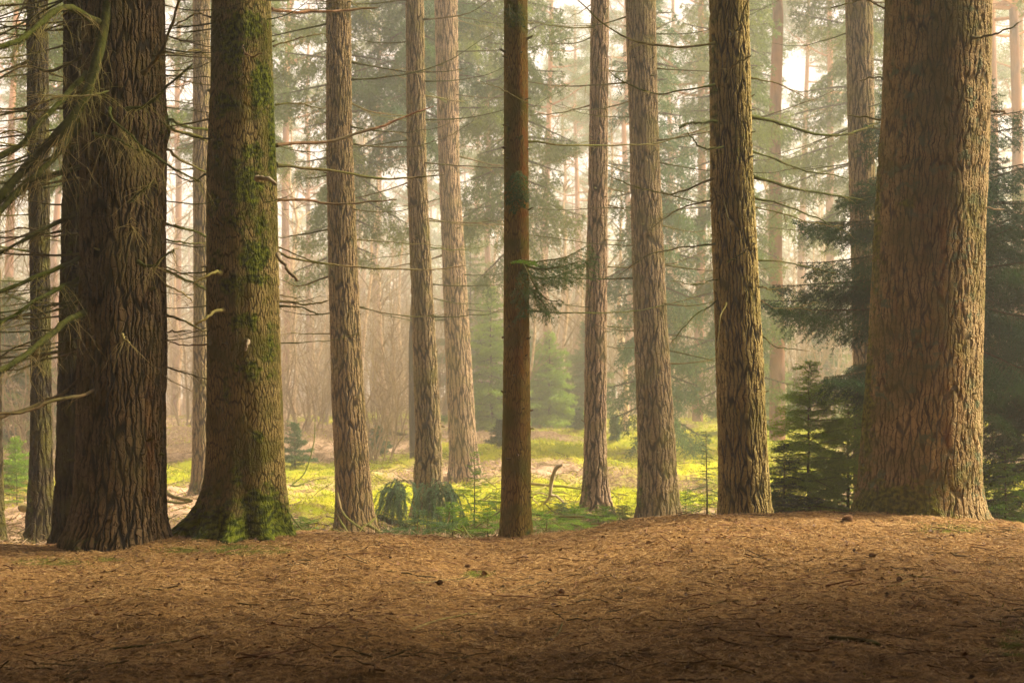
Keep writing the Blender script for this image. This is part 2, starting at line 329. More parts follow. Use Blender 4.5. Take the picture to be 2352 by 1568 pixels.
# ------------------------------------------------------------------ litter on the mound
def scatter_ground(rng, n, y0, y1, xm=0.40, pad=0.3):
    y = np.sqrt(rng.uniform(y0 ** 2, y1 ** 2, n)); x = rng.uniform(-1, 1, n) * (y * xm + pad)
    return x, y
def slope_dirs(rng, x, y, tilt):
    th = rng.uniform(0, 2 * PI, len(x)); dx, dy = np.cos(th), np.sin(th) * 0.8
    e = 0.04
    dz = (ground(x + dx * e, y + dy * e) - ground(x, y)) / e * 0.7 + rng.normal(0, tilt, len(x))
    D = np.stack([dx, dy, dz], 1); return D / np.linalg.norm(D, axis=1, keepdims=True)
def build_litter():
    rng = np.random.default_rng(5)
    g = G('dry_needles'); r = g.n('ShaderNodeNewGeometry', out=8)
    col = g.n('ShaderNodeValToRGB', {0: r}); cr = g.nt.nodes[-1].color_ramp
    for k, (pos, c) in enumerate([(0, (0.16, 0.080, 0.026)), (0.3, (0.38, 0.21, 0.066)), (0.65, (0.62, 0.37, 0.125)), (0.93, (0.74, 0.48, 0.19)), (1.0, (0.82, 0.60, 0.31))]):
        e = cr.elements[k] if k < 2 else cr.elements.new(pos)
        e.position = pos; e.color = (*c, 1)
    cr.elements[0].position = 0
    M['needle'] = g.surf(g.mix(g.m('MULTIPLY', g.st(g.noise(g.obj(), 2.3, 4, 0.6), 0.48, 0.68), 0.45), col, (0.12, 0.055, 0.02)), 0.7, 0.2)
    a = Acc(); n = 300000
    x, y = scatter_ground(rng, n, 4.6, YC + 1.2)
    # needles lie in loose drifts
    keep = rng.uniform(size=n) < 0.45 + 0.9 * (fbm(x * 4, y * 4, 77) + 0.35)
    x, y = x[keep], y[keep]; n = len(x)
    D = slope_dirs(rng, x, y, 0.16); P = np.stack([x, y, ground(x, y) + 0.002 + np.abs(rng.normal(0, 0.005, n))], 1)
    L = rng.uniform(0.018, 0.052, n); Wd = rng.uniform(0.0011, 0.0022, n)
    sdv = np.cross(D, np.array([0, 0, 1.]) + rng.normal(0, 0.3, (n, 3))); sdv /= np.linalg.norm(sdv, axis=1, keepdims=True)
    bend = np.array([0, 0, 1.]) * rng.uniform(-0.1, 0.25, n)[:, None] + sdv * rng.normal(0, 0.18, n)[:, None]
    p0 = P - D * L[:, None] / 2; p1 = P + bend * L[:, None] * 0.5; p2 = P + D * L[:, None] / 2
    wv = sdv * Wd[:, None]
    V = np.stack([p0 - wv * .4, p0 + wv * .4, p1 + wv, p1 - wv, p2 + wv * .3, p2 - wv * .3], 1)
    b6 = np.arange(n)[:, None] * 6
    f = np.concatenate([b6 + np.array([[0, 1, 2, 3]]), b6 + np.array([[3, 2, 4, 5]])])
    a.add(V, f); o = a.build('needle_litter', M['needle']); tag(o, 'dry orange pine needles strewn over the mound', 'needle litter', kind='stuff')
    # dead leaves and bark flakes
    gl = G('dead_leaves'); r = gl.n('ShaderNodeNewGeometry', out=8)
    M['leaf'] = gl.surf(gl.mix(r, (0.08, 0.035, 0.015), (0.34, 0.16, 0.06)), 0.6, 0.3)
    a = Acc(); n = 2600; x, y = scatter_ground(rng, n, 4.6, YC + 0.8)
    D = slope_dirs(rng, x, y, 0.35); P = np.stack([x, y, ground(x, y) + 0.006], 1)
    L = rng.uniform(0.01, 0.034, n); sdv = np.cross(D, np.array([0, 0, 1.]) + rng.normal(0, 0.45, (n, 3))); sdv /= np.linalg.norm(sdv, axis=1, keepdims=True)
    up = np.cross(sdv, D); wv = sdv * (L * rng.uniform(0.25, 0.5, n))[:, None]; cu = np.abs(up) * (L * rng.uniform(0.05, 0.4, n))[:, None]
    p0 = P - D * L[:, None] / 2; p2 = P + D * L[:, None] / 2
    V = np.stack([p0, P + wv + cu, p2 + cu * .5, P, P - wv + cu], 1); b5 = np.arange(n)[:, None] * 5
    a.add(V, np.concatenate([b5 + np.array([[0, 1, 2, 3]]), b5 + np.array([[0, 3, 2, 4]])]))
    o = a.build('leaf_litter', M['leaf']); tag(o, 'curled rusty dead leaves and bark flakes among the needles', 'leaf litter', kind='stuff')
    # twigs
    a = Acc(); n = 3200; x, y = scatter_ground(rng, n, 4.6, YC + 1.0)
    D = slope_dirs(rng, x, y, 0.10); L = 0.03 + 0.22 * rng.uniform(0, 1, n) ** 3; r0 = rng.uniform(0.0013, 0.0035, n) * (0.8 + L * 3)
    s_ = np.linspace(-.5, .5, 5)
    P = np.stack([x, y, ground(x, y) + 0.008], 1)[:, None] + D[:, None] * (L[:, None] * s_)[:, :, None]
    P = P + rng.normal(0, 0.035, P.shape) * L[:, None, None] * np.array([1, 1, .5])
    a.tube(P, r0[:, None] * np.array([1, .95, .85, .7, .35])[None], 4)
    o = a.build('twig_litter', M['dead_red'], smooth=True); tag(o, 'short broken twigs lying on the needles', 'twig litter', kind='stuff')
    # small green moss blades on the mound
    a = Acc(); n = 90000; x, y = scatter_ground(rng, n, 4.6, YC + 0.8)
    z = ground(x, y); px = CX + x * F / y; py = HOR + (CAMZ - z) * F / y; gm = np.zeros(n)
    for p_, q_, ra, rb, s in GREENS: gm = np.maximum(gm, s * np.exp(-((px - p_) / ra) ** 2 - ((py - q_) / rb) ** 2))
    gm = gm + 0.5 * (fbm(x * 1.1, y * 1.1, 91) > 0.52) * 0.5
    keep = gm + 0.8 * fbm(x * 6, y * 6, 95) > rng.uniform(0.25, 1.3, n)
    x, y, z = x[keep], y[keep], z[keep]; n = len(x)
    D = rng.normal(0, 0.7, (n, 3)); D[:, 2] = rng.uniform(0.3, 1, n); D /= np.linalg.norm(D, axis=1, keepdims=True)
    a.blades(np.stack([x, y, z], 1), D, rng.uniform(0.012, 0.04, n), rng.uniform(0.002, 0.005, n), rng=rng)
    M['moss_blade'] = foliage('moss_blades', (0.10, 0.13, 0.015), (0.30, 0.31, 0.04), None, 0.3)
    o = a.build('moss', M['moss_blade']); tag(o, 'small patches of green moss on the needle mound', 'moss', kind='stuff')
build_litter()

def build_meadow():
    rng = np.random.default_rng(8)
    n = 230000; y = 11.5 + 40 * rng.uniform(0, 1, n) ** 1.3; x = rng.uniform(-1, 1, n) * (y * 0.40 + 0.5)
    mo = 0.58 + 0.85 * fbm(x * 0.22, y * 0.22, 50) + 0.12 * sst(-1, 4, x) - 0.2 * sst(-1.5, -9, x) - 0.25 * np.exp(-((y - 16) / 2.2) ** 2) * sst(2.0, 0, np.abs(x - 1.0))
    keep = mo * sst(11.5, 17, y) + 0.5 * fbm(x * 3, y * 3, 99) > rng.uniform(0.2, 0.8, n)
    X, Y_ = x[keep], y[keep]; m_ = len(X)
    D = rng.normal(0, 0.6, (m_, 3)); D[:, 2] = rng.uniform(0.35, 1, m_); D /= np.linalg.norm(D, axis=1, keepdims=True)
    a = Acc(); a.blades(np.stack([X, Y_, ground(X, Y_) - 0.005], 1), D, rng.uniform(0.03, 0.075, m_) * (0.7 + Y_ / 40), rng.uniform(0.006, 0.012, m_) * (0.6 + Y_ / 25), rng=rng)
    M['moss_meadow'] = foliage('meadow_moss', (0.33, 0.36, 0.015), (0.60, 0.53, 0.04), (0.30, 0.35, 0.015), 0.42, 0.5)
    o = a.build('meadow_moss', M['moss_meadow']); tag(o, 'bright yellow green moss carpeting the clearing', 'moss', kind='stuff')
    X, Y_ = x[~keep], y[~keep]; sel = rng.uniform(size=len(X)) < 0.55; X, Y_ = X[sel], Y_[sel]; m_ = len(X)
    D = rng.normal(0, 1.0, (m_, 3)); D[:, 2] = rng.uniform(0.05, 0.7, m_); D /= np.linalg.norm(D, axis=1, keepdims=True)
    a = Acc(); a.blades(np.stack([X, Y_, ground(X, Y_)], 1), D, rng.uniform(0.05, 0.16, m_), rng.uniform(0.004, 0.010, m_) * (0.6 + Y_ / 25), rng=rng)
    M['straw'] = foliage('dry_grass', (0.24, 0.16, 0.085), (0.55, 0.41, 0.26), None, 0.3)
    o = a.build('dry_grass', M['straw']); tag(o, 'flattened straw coloured grass between the moss patches', 'grass', kind='stuff')
    # fallen twigs behind the crest
    a = Acc(); n = 2600; y = 11.8 + 14 * rng.uniform(0, 1, n) ** 1.8; x = rng.uniform(-1, 1, n) * (y * 0.40 + 0.4)
    D = slope_dirs(rng, x, y, 0.22); L = rng.uniform(0.12, 0.9, n); r0 = rng.uniform(0.002, 0.008, n)
    s_ = np.linspace(-.5, .5, 6)
    P = np.stack([x, y, ground(x, y) + 0.03], 1)[:, None] + D[:, None] * (L[:, None] * s_)[:, :, None] + rng.normal(0, 0.03, (n, 6, 3)) * L[:, None, None]
    a.tube(P, r0[:, None] * np.linspace(1, .35, 6)[None], 4)
    o = a.build('brushwood', M['dead'], smooth=True); tag(o, 'tangle of fallen dry twigs in the dip behind the crest', 'brushwood', kind='stuff')
build_meadow()

# ------------------------------------------------------------------ trunks
def trunk(name, label, Y, rows, H, mat, ds=0.012, seg=220, flare=None, moss=(), rust_sunlit=(), cat='tree', group=None, wob=0.03, seed=0, basemoss=0.0):
    rows = np.array(rows, float)[::-1]                # from the bottom up
    z = CAMZ + (HOR - rows[:, 0]) * Y / F
    xc = ((rows[:, 1] + rows[:, 2]) / 2 - CX) * Y / F; rd = (rows[:, 2] - rows[:, 1]) / 2 * Y / F
    gx = gz(xc[0], Y); zb = gx - 0.45; zv = CAMZ + (HOR + 60) * Y / F
    zz = np.concatenate([np.arange(zb, zv, ds), np.arange(zv, H, 0.4), [H]])
    sx = (xc[-1] - xc[-2]) / max(z[-1] - z[-2], 0.1)
    X = np.where(zz > z[-1], xc[-1] + (zz - z[-1]) * sx * 0.5, np.interp(zz, z, xc))
    R = np.where(zz > z[-1], rd[-1] + (0.10 * rd[-1] - rd[-1]) * np.clip((zz - z[-1]) / (H - z[-1]), 0, 1), np.interp(zz, z, rd))
    k = np.ones(9) / 9
    if len(zz) > 40:
        Xs = np.convolve(np.pad(X, 4, 'edge'), k, 'valid'); Rs = np.convolve(np.pad(R, 4, 'edge'), k, 'valid')
        X, R = Xs, Rs
    R = R * (1 + 0.10 * np.exp(-np.maximum(zz - gx, 0) / 0.12))
    th = np.linspace(0, 2 * PI, seg + 1) + PI / 2     # seam at the far side
    TH, ZZ = np.meshgrid(th, zz)
    c_, s_ = np.cos(TH), np.sin(TH)
    rr = R[:, None] * (1 + wob * 2 * (fbm(c_ * 1.6 + 5, s_ * 1.6 + ZZ * 0.5, seed + 3, 2)) + wob * 0.9 * fbm(c_ * 4 + 9, s_ * 4 + ZZ * 2.2, seed + 8, 2))
    hh = np.maximum(ZZ - gx, -0.1)
    if flare: rr = rr + flare(TH, hh)
    Xv = X[:, None] + rr * c_; Yv = Y + rr * s_
    C = 2 * PI * float(np.mean(rd)); U = (TH - PI / 2) / (2 * PI) * C
    nseg = seg + 1
    i = np.arange(len(zz) - 1)[:, None] * nseg + np.arange(seg)[None]
    f = np.stack([i, i + 1, i + nseg + 1, i + nseg], -1).reshape(-1, 4)
    px = CX + Xv * F / Yv; py = HOR + (CAMZ - ZZ) * F / Yv
    front = s_ < 0.25
    mo = basemoss * np.exp(-hh / 0.30)
    for a, b, ra, rb, st_ in moss: mo = np.maximum(mo, st_ * np.exp(-((px - a) / ra) ** 2 - ((py - b) / rb) ** 2) * front * (1.15 if name == 'mossy_tree' else 1))
    ru = np.zeros_like(mo)
    for a, b, ra, rb, st_ in rust_sunlit: ru = np.maximum(ru, st_ * np.exp(-((px - a) / ra) ** 2 - ((py - b) / rb) ** 2) * front)
    root = thing(name, label, cat, (float(X[0]), Y, gx), group)
    v = np.stack([Xv, Yv, ZZ], -1).reshape(-1, 3) - np.array(root.location)[None]
    me = mesh_from('trunk', v, f, None, mat, True, np.stack([U.ravel(), ZZ.ravel()], 1), {'moss': mo.ravel(), 'rust': ru.ravel()})
    o = bpy.data.objects.new('trunk', me); COL.objects.link(o); o.parent = root
    root['_z'] = 0; del root['_z']
    T = dict(root=root, z=zz, x=X, r=R, Y=Y, H=H)
    return T
def axis(T, z): return float(np.interp(z, T['z'], T['x'])), float(np.interp(z, T['z'], T['r']))

def spline(pts, K):
    pts = np.array(pts, float); n = len(pts)
    if n == 2: pts = np.array([pts[0], (pts[0] + pts[1]) / 2 + [0, 0, -0.01], pts[1]]); n = 3
    P = np.vstack([2 * pts[0] - pts[1], pts, 2 * pts[-1] - pts[-2]])
    t = np.linspace(0, n - 1 - 1e-6, K); i = t.astype(int); u = (t - i)[:, None]
    a, b, c, d = P[i], P[i + 1], P[i + 2], P[i + 3]
    return 0.5 * (2 * b + (c - a) * u + (2 * a - 5 * b + 4 * c - d) * u ** 2 + (3 * b - a - 3 * c + d) * u ** 3)

def twigs(acc, rng, P, n, l0, l1, r, droop=0.3, planar=1.0, K=6, S=3, mi=0, t0=0.12, sub=0, ang=0.9, hang=0.0):
    """side twigs along polyline P; returns their polylines"""
    if n < 1: return []
    t = np.sort(rng.uniform(t0, 1.0, n)); k = t * (len(P) - 1); i = np.minimum(k.astype(int), len(P) - 2); u = (k - i)[:, None]
    pos = P[i] * (1 - u) + P[i + 1] * u; tan = P[i + 1] - P[i]; tan /= np.linalg.norm(tan, axis=1, keepdims=True) + 1e-9
    side = np.cross(tan, [0, 0, 1.]); side /= np.linalg.norm(side, axis=1, keepdims=True) + 1e-9
    sg = np.where(rng.uniform(size=n) < 0.5, -1, 1)[:, None]
    a = rng.normal(ang, 0.25, n)[:, None]
    d = tan * np.cos(a) + side * sg * np.sin(a) * planar + rng.normal(0, 0.25, (n, 3)) + np.array([0, 0, -hang])
    d /= np.linalg.norm(d, axis=1, keepdims=True)
    L = rng.uniform(l0, l1, n) * (1.15 - 0.75 * t)
    s_ = np.linspace(0, 1, K)
    Q = pos[:, None] + d[:, None] * (L[:, None] * s_)[:, :, None]
    Q[:, :, 2] -= droop * L[:, None] * s_[None] ** 2
    wg = rng.normal(0, 0.08, (n, K, 3)) * L[:, None, None] * s_[None, :, None]; Q = Q + np.cumsum(wg, 1) * 0.5
    acc.tube(Q, r * (0.6 + 0.4 * rng.uniform(size=n))[:, None] * np.linspace(1, 0.3, K)[None], S, mi)
    if sub:
        for q in Q: twigs(acc, rng, q, rng.integers(max(1, sub // 2), sub + 1), l0 * 0.35, l1 * 0.4, r * 0.6, droop, planar, 4, 3, mi, 0.2, 0, ang)
    return Q

def limb(T, pts, r0, r1, mat='dead', tw=None, seed=0, K=20, S=7, name='branch', knob=True):
    if tw: tw = dict(tw); tw['n'] = int(tw['n'] * (1.7 if pts[0][0] < 400 else 1.15)); tw['r'] *= 1.1
    """a branch through screen points (px, py, distance), rooted in the trunk T"""
    rng = np.random.default_rng(seed + 1000)
    P = spline([W(*p) for p in pts], K)
    rt = rng.normal(0, 0.011, P.shape); P = P + np.cumsum(rt, 0) * 0.4
    R = np.linspace(r0, r1, K) * (1 + 0.12 * rng.normal(size=K)); R[0] *= 1.5; R[1] *= 1.15; R[-1] *= 0.5
    a = Acc(); a.tube(P, R, S, 0)
    if tw: twigs(a, rng, P, mi=1, **tw)
    if mat == 'dead_mossy' and r0 > 0.009:            # short shaggy moss along the upper side
        n = int(900 * r0 / .02); t = rng.uniform(0.03, 1, n) * (K - 1); i = np.minimum(t.astype(int), K - 2); u = (t - i)[:, None]
        D = rng.normal(0, 1, (n, 3)); D /= np.linalg.norm(D, axis=1, keepdims=True)
        Rr = (R[i] * (1 - u[:, 0]) + R[i + 1] * u[:, 0])[:, None]
        a.blades(P[i] * (1 - u) + P[i + 1] * u + D * Rr * 0.8, D + [0, 0, -.4], rng.uniform(.006, .020, n), rng.uniform(.002, .004, n), 2, rng)
    return a.build(name, [M[mat], M['dead_tan'], M['fuzz']], T['root'], smooth=True)

def dead_limb(T, z, az, L, r0, rng, mat='dead', tw=6, down=0.25, upt=0.25, tl=0.35, sub=2, twmat=None):
    x, r = axis(T, z); d = np.array([math.cos(az), math.sin(az), 0.0])
    K = 12; s_ = np.linspace(0, 1, K)[:, None]
    p0 = np.array([x, T['Y'], z]) + d * r * 0.75
    side = np.array([-d[1], d[0], 0]); cv = rng.normal(0, 0.18)
    P = p0 + d * L * s_ + side * cv * L * s_ ** 2; P[:, 2] += L * (-down * s_[:, 0] + upt * s_[:, 0] ** 2.4) + rng.normal(0, 0.01)
    P = P + np.cumsum(rng.normal(0, 0.022 * L, P.shape), 0) * 0.5 * s_
    R = r0 * np.linspace(1, 0.28, K) * (1 + 0.1 * rng.normal(size=K)); R[0] *= 1.7
    a = Acc(); a.tube(P, R, 6, 0)
    if tw: twigs(a, rng, P, tw, tl * 0.4, tl, max(r0 * 0.35, 0.0022), 0.25, 1.0, 6, 3, 1, 0.2, sub)
    return a.build('branch', [M[mat], M[twmat or 'dead_tan']], T['root'], smooth=True)

def stub(T, z, az, L, r0, rng, mat='dead'):
    x, r = axis(T, z); d = np.array([math.cos(az), math.sin(az), rng.uniform(-0.1, 0.35)])
    p0 = np.array([x, T['Y'], z]) + d * r * 0.8; s_ = np.linspace(0, 1, 6)[:, None]
    P = p0 + d * (L + r * 0.2) * s_ + rng.normal(0, 0.004, (6, 3)) * s_
    a = Acc(); a.tube(P, r0 * np.array([2.0, 1.35, 1.0, .9, .8, .45]), 7, 0)
    return a.build('branch_stub', M[mat], T['root'], smooth=True)

# ------------------------------------------------------------------ crowns
def needle_rows(acc, rng, A, B, per_m, nl, nw, flat, mi=0, ang=0.85):
    """needles along the segments A to B"""
    d = B - A; L = np.linalg.norm(d, axis=1); cnt = np.maximum(1, (L * per_m).astype(int)); idx = np.repeat(np.arange(len(A)), cnt)
    n = len(idx); t = rng.uniform(0, 1, n)[:, None]; D = (d / (L[:, None] + 1e-9))[idx]
    P = A[idx] + d[idx] * t
    side = np.cross(D, [0, 0, 1.]); nn = np.linalg.norm(side, axis=1, keepdims=True); side = np.where(nn < 0.1, np.array([1., 0, 0]), side / (nn + 1e-9))
    up = np.cross(side, D); phi = rng.uniform(0, 2 * PI, n)
    if flat > 0:
        phi = np.where(rng.uniform(size=n) < 0.5, 0, PI) + rng.normal(0, (1 - flat) * 1.3, n)
    pr = side * np.cos(phi)[:, None] + up * np.sin(phi)[:, None]
    a = (ang + rng.normal(0, 0.18, n))[:, None]
    V = D * np.cos(a) + pr * np.sin(a)
    Nn = np.cross(V, D) + rng.normal(0, 0.35, (n, 3))
    acc.blades(P, V, nl * rng.uniform(0.65, 1.15, n), nw * rng.uniform(0.7, 1.2, n), mi, N=Nn)

def spray(acc, rng, P, twl, sp, per_m, nl, nw, flat=0.7, hang=0.0, mi=0, wood=1, second=True, tr=0.0016, prof=None):
    """a needled bough along polyline P: side twigs both ways, shorter towards the tip"""
    Ls = np.linalg.norm(np.diff(P, axis=0), axis=1).sum(); n = max(2, int(Ls / sp)); A = []; B = []
    t = np.linspace(0.10, 0.98, n); k = t * (len(P) - 1); i = np.minimum(k.astype(int), len(P) - 2); u = (k - i)[:, None]
    pos = P[i] * (1 - u) + P[i + 1] * u; tan = P[i + 1] - P[i]; tan /= np.linalg.norm(tan, axis=1, keepdims=True) + 1e-9
    side = np.cross(tan, [0, 0, 1.]); side /= np.linalg.norm(side, axis=1, keepdims=True) + 1e-9
    for sg in (-1, 1):
        m_ = len(t); a = rng.normal(0.95, 0.12, m_)[:, None]
        d = tan * np.cos(a) + sg * side * np.sin(a) + rng.normal(0, 0.10, (m_, 3)) + np.array([0, 0, -hang])
        d /= np.linalg.norm(d, axis=1, keepdims=True)
        L = twl * np.minimum(1.0, 2.6 * (1.04 - t)) * (0.55 + 0.45 * np.minimum(1, t / 0.3)) * rng.uniform(0.7, 1.15, m_)
        m1 = pos + d * (L * 0.5)[:, None]; m1[:, 2] -= 0.04 * L + hang * 0.1 * L; m2 = m1 + d * (L * 0.5)[:, None]; m2[:, 2] -= (0.12 + hang * .4) * L
        A += [pos, m1]; B += [m1, m2]
        acc.tube(np.stack([pos, m1, m2], 1), np.array([tr, tr * .8, tr * .4]), 3, wood)
        if second:
            for q, c2 in ((0.35, 0.42), (0.6, 0.36), (0.85, 0.26)):
                for s2 in (-1, 1):
                    pp = pos + d * (L * q)[:, None]; pp[:, 2] -= 0.05 * L
                    sd2 = np.cross(d, [0, 0, 1.]); sd2 /= np.linalg.norm(sd2, axis=1, keepdims=True) + 1e-9
                    dd = d * 0.62 + s2 * sd2 * 0.75 + rng.normal(0, 0.1, (m_, 3)) + np.array([0, 0, -0.12 - hang])
                    A.append(pp); B.append(pp + dd * (L * c2)[:, None])
    A.append(P[:-1]); B.append(P[1:])
    needle_rows(acc, rng, np.concatenate(A), np.concatenate(B), per_m, nl, nw, flat, mi)

def conifer(rng, h, rad, z0=0.04, nb=90, twl=0.25, sp=0.05, per_m=260, nl=0.02, nw=0.004, flat=0.7, hang=0.0, e0=0.35, e1=-0.15, droop=0.25, second=True, prof=0.8, tr=None):
    """crown mesh parts of a conifer at the origin: (crown acc, trunk acc)"""
    a = Acc(); tr_ = tr or h * 0.012
    zs = h * (z0 + (0.985 - z0) * np.linspace(0, 1, nb) ** 0.9); az = np.cumsum(rng.normal(2.4, 0.35, nb))
    for z, th in zip(zs, az):
        q = (z / h - z0) / (1 - z0); L = max(0.05, rad * (1.02 - q) ** prof * rng.uniform(0.5, 1.2) * min(1.0, 0.65 + q * 2.5))
        el = e1 + (e0 - e1) * q + rng.normal(0, 0.14); K = 8; s_ = np.linspace(0, 1, K)
        d = np.array([math.cos(th), math.sin(th), 0])
        P = d * (L * s_)[:, None] + np.array([0, 0, z]); P[:, 2] += L * (math.tan(el) * s_ - droop * s_ ** 2 + droop * 0.45 * s_ ** 4)
        P[:, :2] += rng.normal(0, 0.012 * L, (K, 2)) * s_[:, None]
        a.tube(P, np.linspace(tr_ * 0.28, tr_ * 0.06, K), 4, 1)
        spray(a, rng, P, twl * (0.35 + 0.65 * L / rad), sp, per_m, nl, nw, flat, hang, 0, 1, second, tr=tr_ * 0.05)
    tip = np.array([[0, 0, h * 0.93], [0, 0, h * 0.99]]); needle_rows(a, rng, tip[:1], tip[1:], per_m * 2, nl, nw, 0, 0, 0.5)
    t = Acc(); K = 14; s_ = np.linspace(0, 1, K)
    P = np.stack([np.cumsum(rng.normal(0, 0.002 * h, K)), np.cumsum(rng.normal(0, 0.002 * h, K)), -0.15 + (h + 0.13) * s_], 1); P[:, :2] -= P[0, :2]
    t.tube(P, tr_ * np.linspace(1.15, 0.12, K), 8, 0)
    return a, t
def conifer_thing(name, label, cat, loc, mats, rng, group=None, rotz=0, **kw):
    a, t = conifer(rng, **kw)
    root = thing(name, label, cat, loc, group); root.rotation_euler = (0, 0, rotz)
    me = a.build('crown', [M[mats[0]], M[mats[1]]], link=False); o = bpy.data.objects.new('crown', me); COL.objects.link(o); o.parent = root
    me = t.build('trunk', [M[mats[1]]], link=False, smooth=True); o = bpy.data.objects.new('trunk', me); COL.objects.link(o); o.parent = root
    return root

# ================================================================== the large trees
def buttress(TH, h):
    lobes = 0
    for a0, am, wd in ((PI * 1.05, 0.34, 0.30), (PI * 1.28, 0.17, 0.20), (PI * 1.47, 0.24, 0.20), (PI * 1.66, 0.20, 0.17), (PI * 1.88, 0.06, 0.25), (PI * 0.7, 0.2, 0.4), (PI * 0.3, 0.15, 0.4)):
        dlt = np.angle(np.exp(1j * (TH - a0))); lobes = lobes + am * np.exp(-(dlt / wd) ** 2)
    return (0.07 + lobes) * np.exp(-np.maximum(h, 0) / 0.19) * 0.78
def soft_flare(am, sc, n=4, ph=0.0):
    def f(TH, h): return am * (0.6 + 0.4 * np.cos(TH * n + ph) + 0.2 * np.cos(TH * (n + 3) + 2 * ph)) * np.exp(-np.maximum(h, 0) / sc)
    return f

T = {}
T['left'] = trunk('large_conifer', 'large dark trunk with deeply ridged brown bark, thick mossy limbs reaching left', 10.55,
    [(-120, 200, 374), (0, 196, 375), (250, 192, 380), (300, 190, 388), (330, 189, 381), (600, 188, 379), (800, 186, 380), (1000, 183, 379), (1150, 176, 379), (1270, 160, 379)], 17, M['bark_big_left'], seg=260,
    flare=soft_flare(0.05, 0.15, 6, 0.4), moss=[(560, 800, 1, 1, 0), (385, 290, 16, 40, .5), (180, 1250, 60, 20, .3)], rust_sunlit=[(345, 1010, 12, 130, .5)], seed=1)
yt = 11.15
T['twin'] = trunk('conifer_trunk', 'shaded trunk half hidden behind the left side of the large ridged one', yt,
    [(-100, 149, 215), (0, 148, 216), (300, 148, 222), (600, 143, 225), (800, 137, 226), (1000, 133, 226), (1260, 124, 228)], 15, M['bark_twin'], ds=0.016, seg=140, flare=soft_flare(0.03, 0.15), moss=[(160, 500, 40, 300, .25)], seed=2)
T['mossy'] = trunk('mossy_tree', 'mossy trunk with flaring green roots beside the large ridged one', 10.75,
    [(-120, 489, 618), (0, 487, 622), (200, 483, 627), (400, 478, 634), (600, 476, 638), (700, 475, 641), (900, 478, 649), (1050, 480, 655), (1150, 478, 657), (1250, 478, 652)], 16, M['bark_mossy'], seg=300, ds=0.010,
    flare=buttress, wob=0.055, basemoss=1.0,
    moss=[(585, 592, 36, 40, 1.0), (535, 110, 34, 75, .7), (600, 200, 30, 70, .85), (565, 420, 60, 70, .62), (575, 350, 34, 30, .6), (530, 655, 30, 26, .75), (590, 640, 45, 22, .55), (575, 850, 50, 40, .5), (590, 1000, 20, 18, .6), (490, 470, 22, 50, .45), (520, 240, 36, 40, .6), (625, 300, 12, 200, .65), (560, 740, 40, 30, .6), (600, 1170, 60, 60, .8), (480, 1200, 80, 40, .8), (560, 60, 70, 60, .6), (500, 330, 22, 90, .4), (545, 500, 60, 60, .42), (600, 520, 30, 50, .5), (520, 900, 26, 80, .35), (620, 800, 26, 110, .42), (545, 1080, 40, 60, .4), (500, 600, 20, 40, .45), (540, 180, 50, 40, .4)],
    rust_sunlit=[(570, 210, 12, 55, .8), (560, 560, 20, 10, .3)], seed=3)
T['t6'] = trunk('conifer_trunk', 'straight plated trunk just right of the mossy one, dark sticks leaning at its foot', hit(815, 1222),
    [(-100, 748, 803), (0, 750, 805), (300, 750, 808), (600, 755, 820), (900, 762, 835), (1100, 770, 850), (1225, 773, 862)], 17, M['bark_tan'], ds=0.018, seg=120, flare=soft_flare(0.03, 0.15), moss=[(765, 1150, 12, 120, .5)], seed=4)
T['t9'] = trunk('slender_tree', 'slender smooth dark trunk alone in the middle of the crest', 10.95,
    [(-100, 1159, 1209), (0, 1158, 1210), (400, 1158, 1213), (800, 1157, 1216), (1000, 1154, 1218), (1245, 1149, 1219)], 12, M['bark_slender'], seg=160, ds=0.009, wob=0.035, flare=soft_flare(0.012, 0.10),
    moss=[(1180, 30, 22, 40, .7), (1167, 300, 6, 60, .5), (1165, 640, 5, 90, .4), (1212, 1230, 10, 30, .6)], rust_sunlit=[(1204, 350, 16, 380, 1.0), (1200, 800, 18, 260, .7)], seed=7)  # orange down the right side is sunlight painted into the bark colour
T['t12'] = trunk('conifer_trunk', 'tall fissured trunk on the crest left of the dark saplings', 11.5,
    [(-100, 1629, 1716), (0, 1630, 1718), (400, 1633, 1728), (800, 1645, 1750), (1000, 1650, 1759), (1195, 1652, 1770)], 17, M['bark_right'], seg=200, ds=0.011,
    flare=soft_flare(0.03, 0.14, 5), moss=[(1640, 200, 14, 300, .35), (1690, 330, 20, 60, .4)], seed=8)
T['giant'] = trunk('giant_conifer', 'giant lichen covered trunk with orange streaks at the right of the crest', 10.95,
    [(-120, 2040, 2275), (0, 2038, 2272), (300, 2027, 2265), (600, 2011, 2253), (900, 1993, 2246), (1050, 1983, 2246), (1120, 1978, 2247), (1195, 1973, 2250)], 19, M['bark_giant'], seg=340, ds=0.011,
    flare=soft_flare(0.022, 0.10, 5, 1.0), moss=[(2050, 1180, 120, 75, 1.0), (1990, 900, 22, 220, .75), (2015, 500, 14, 300, .6), (2080, 470, 26, 16, .5), (2035, 1130, 60, 40, .5)],
    rust_sunlit=[(2165, 600, 10, 260, .85), (2178, 950, 9, 200, .95), (2120, 560, 14, 100, .5), (2060, 720, 8, 90, .6), (2205, 800, 10, 250, .55), (2190, 250, 40, 180, .4), (2185, 1080, 8, 60, .6)], seed=9)

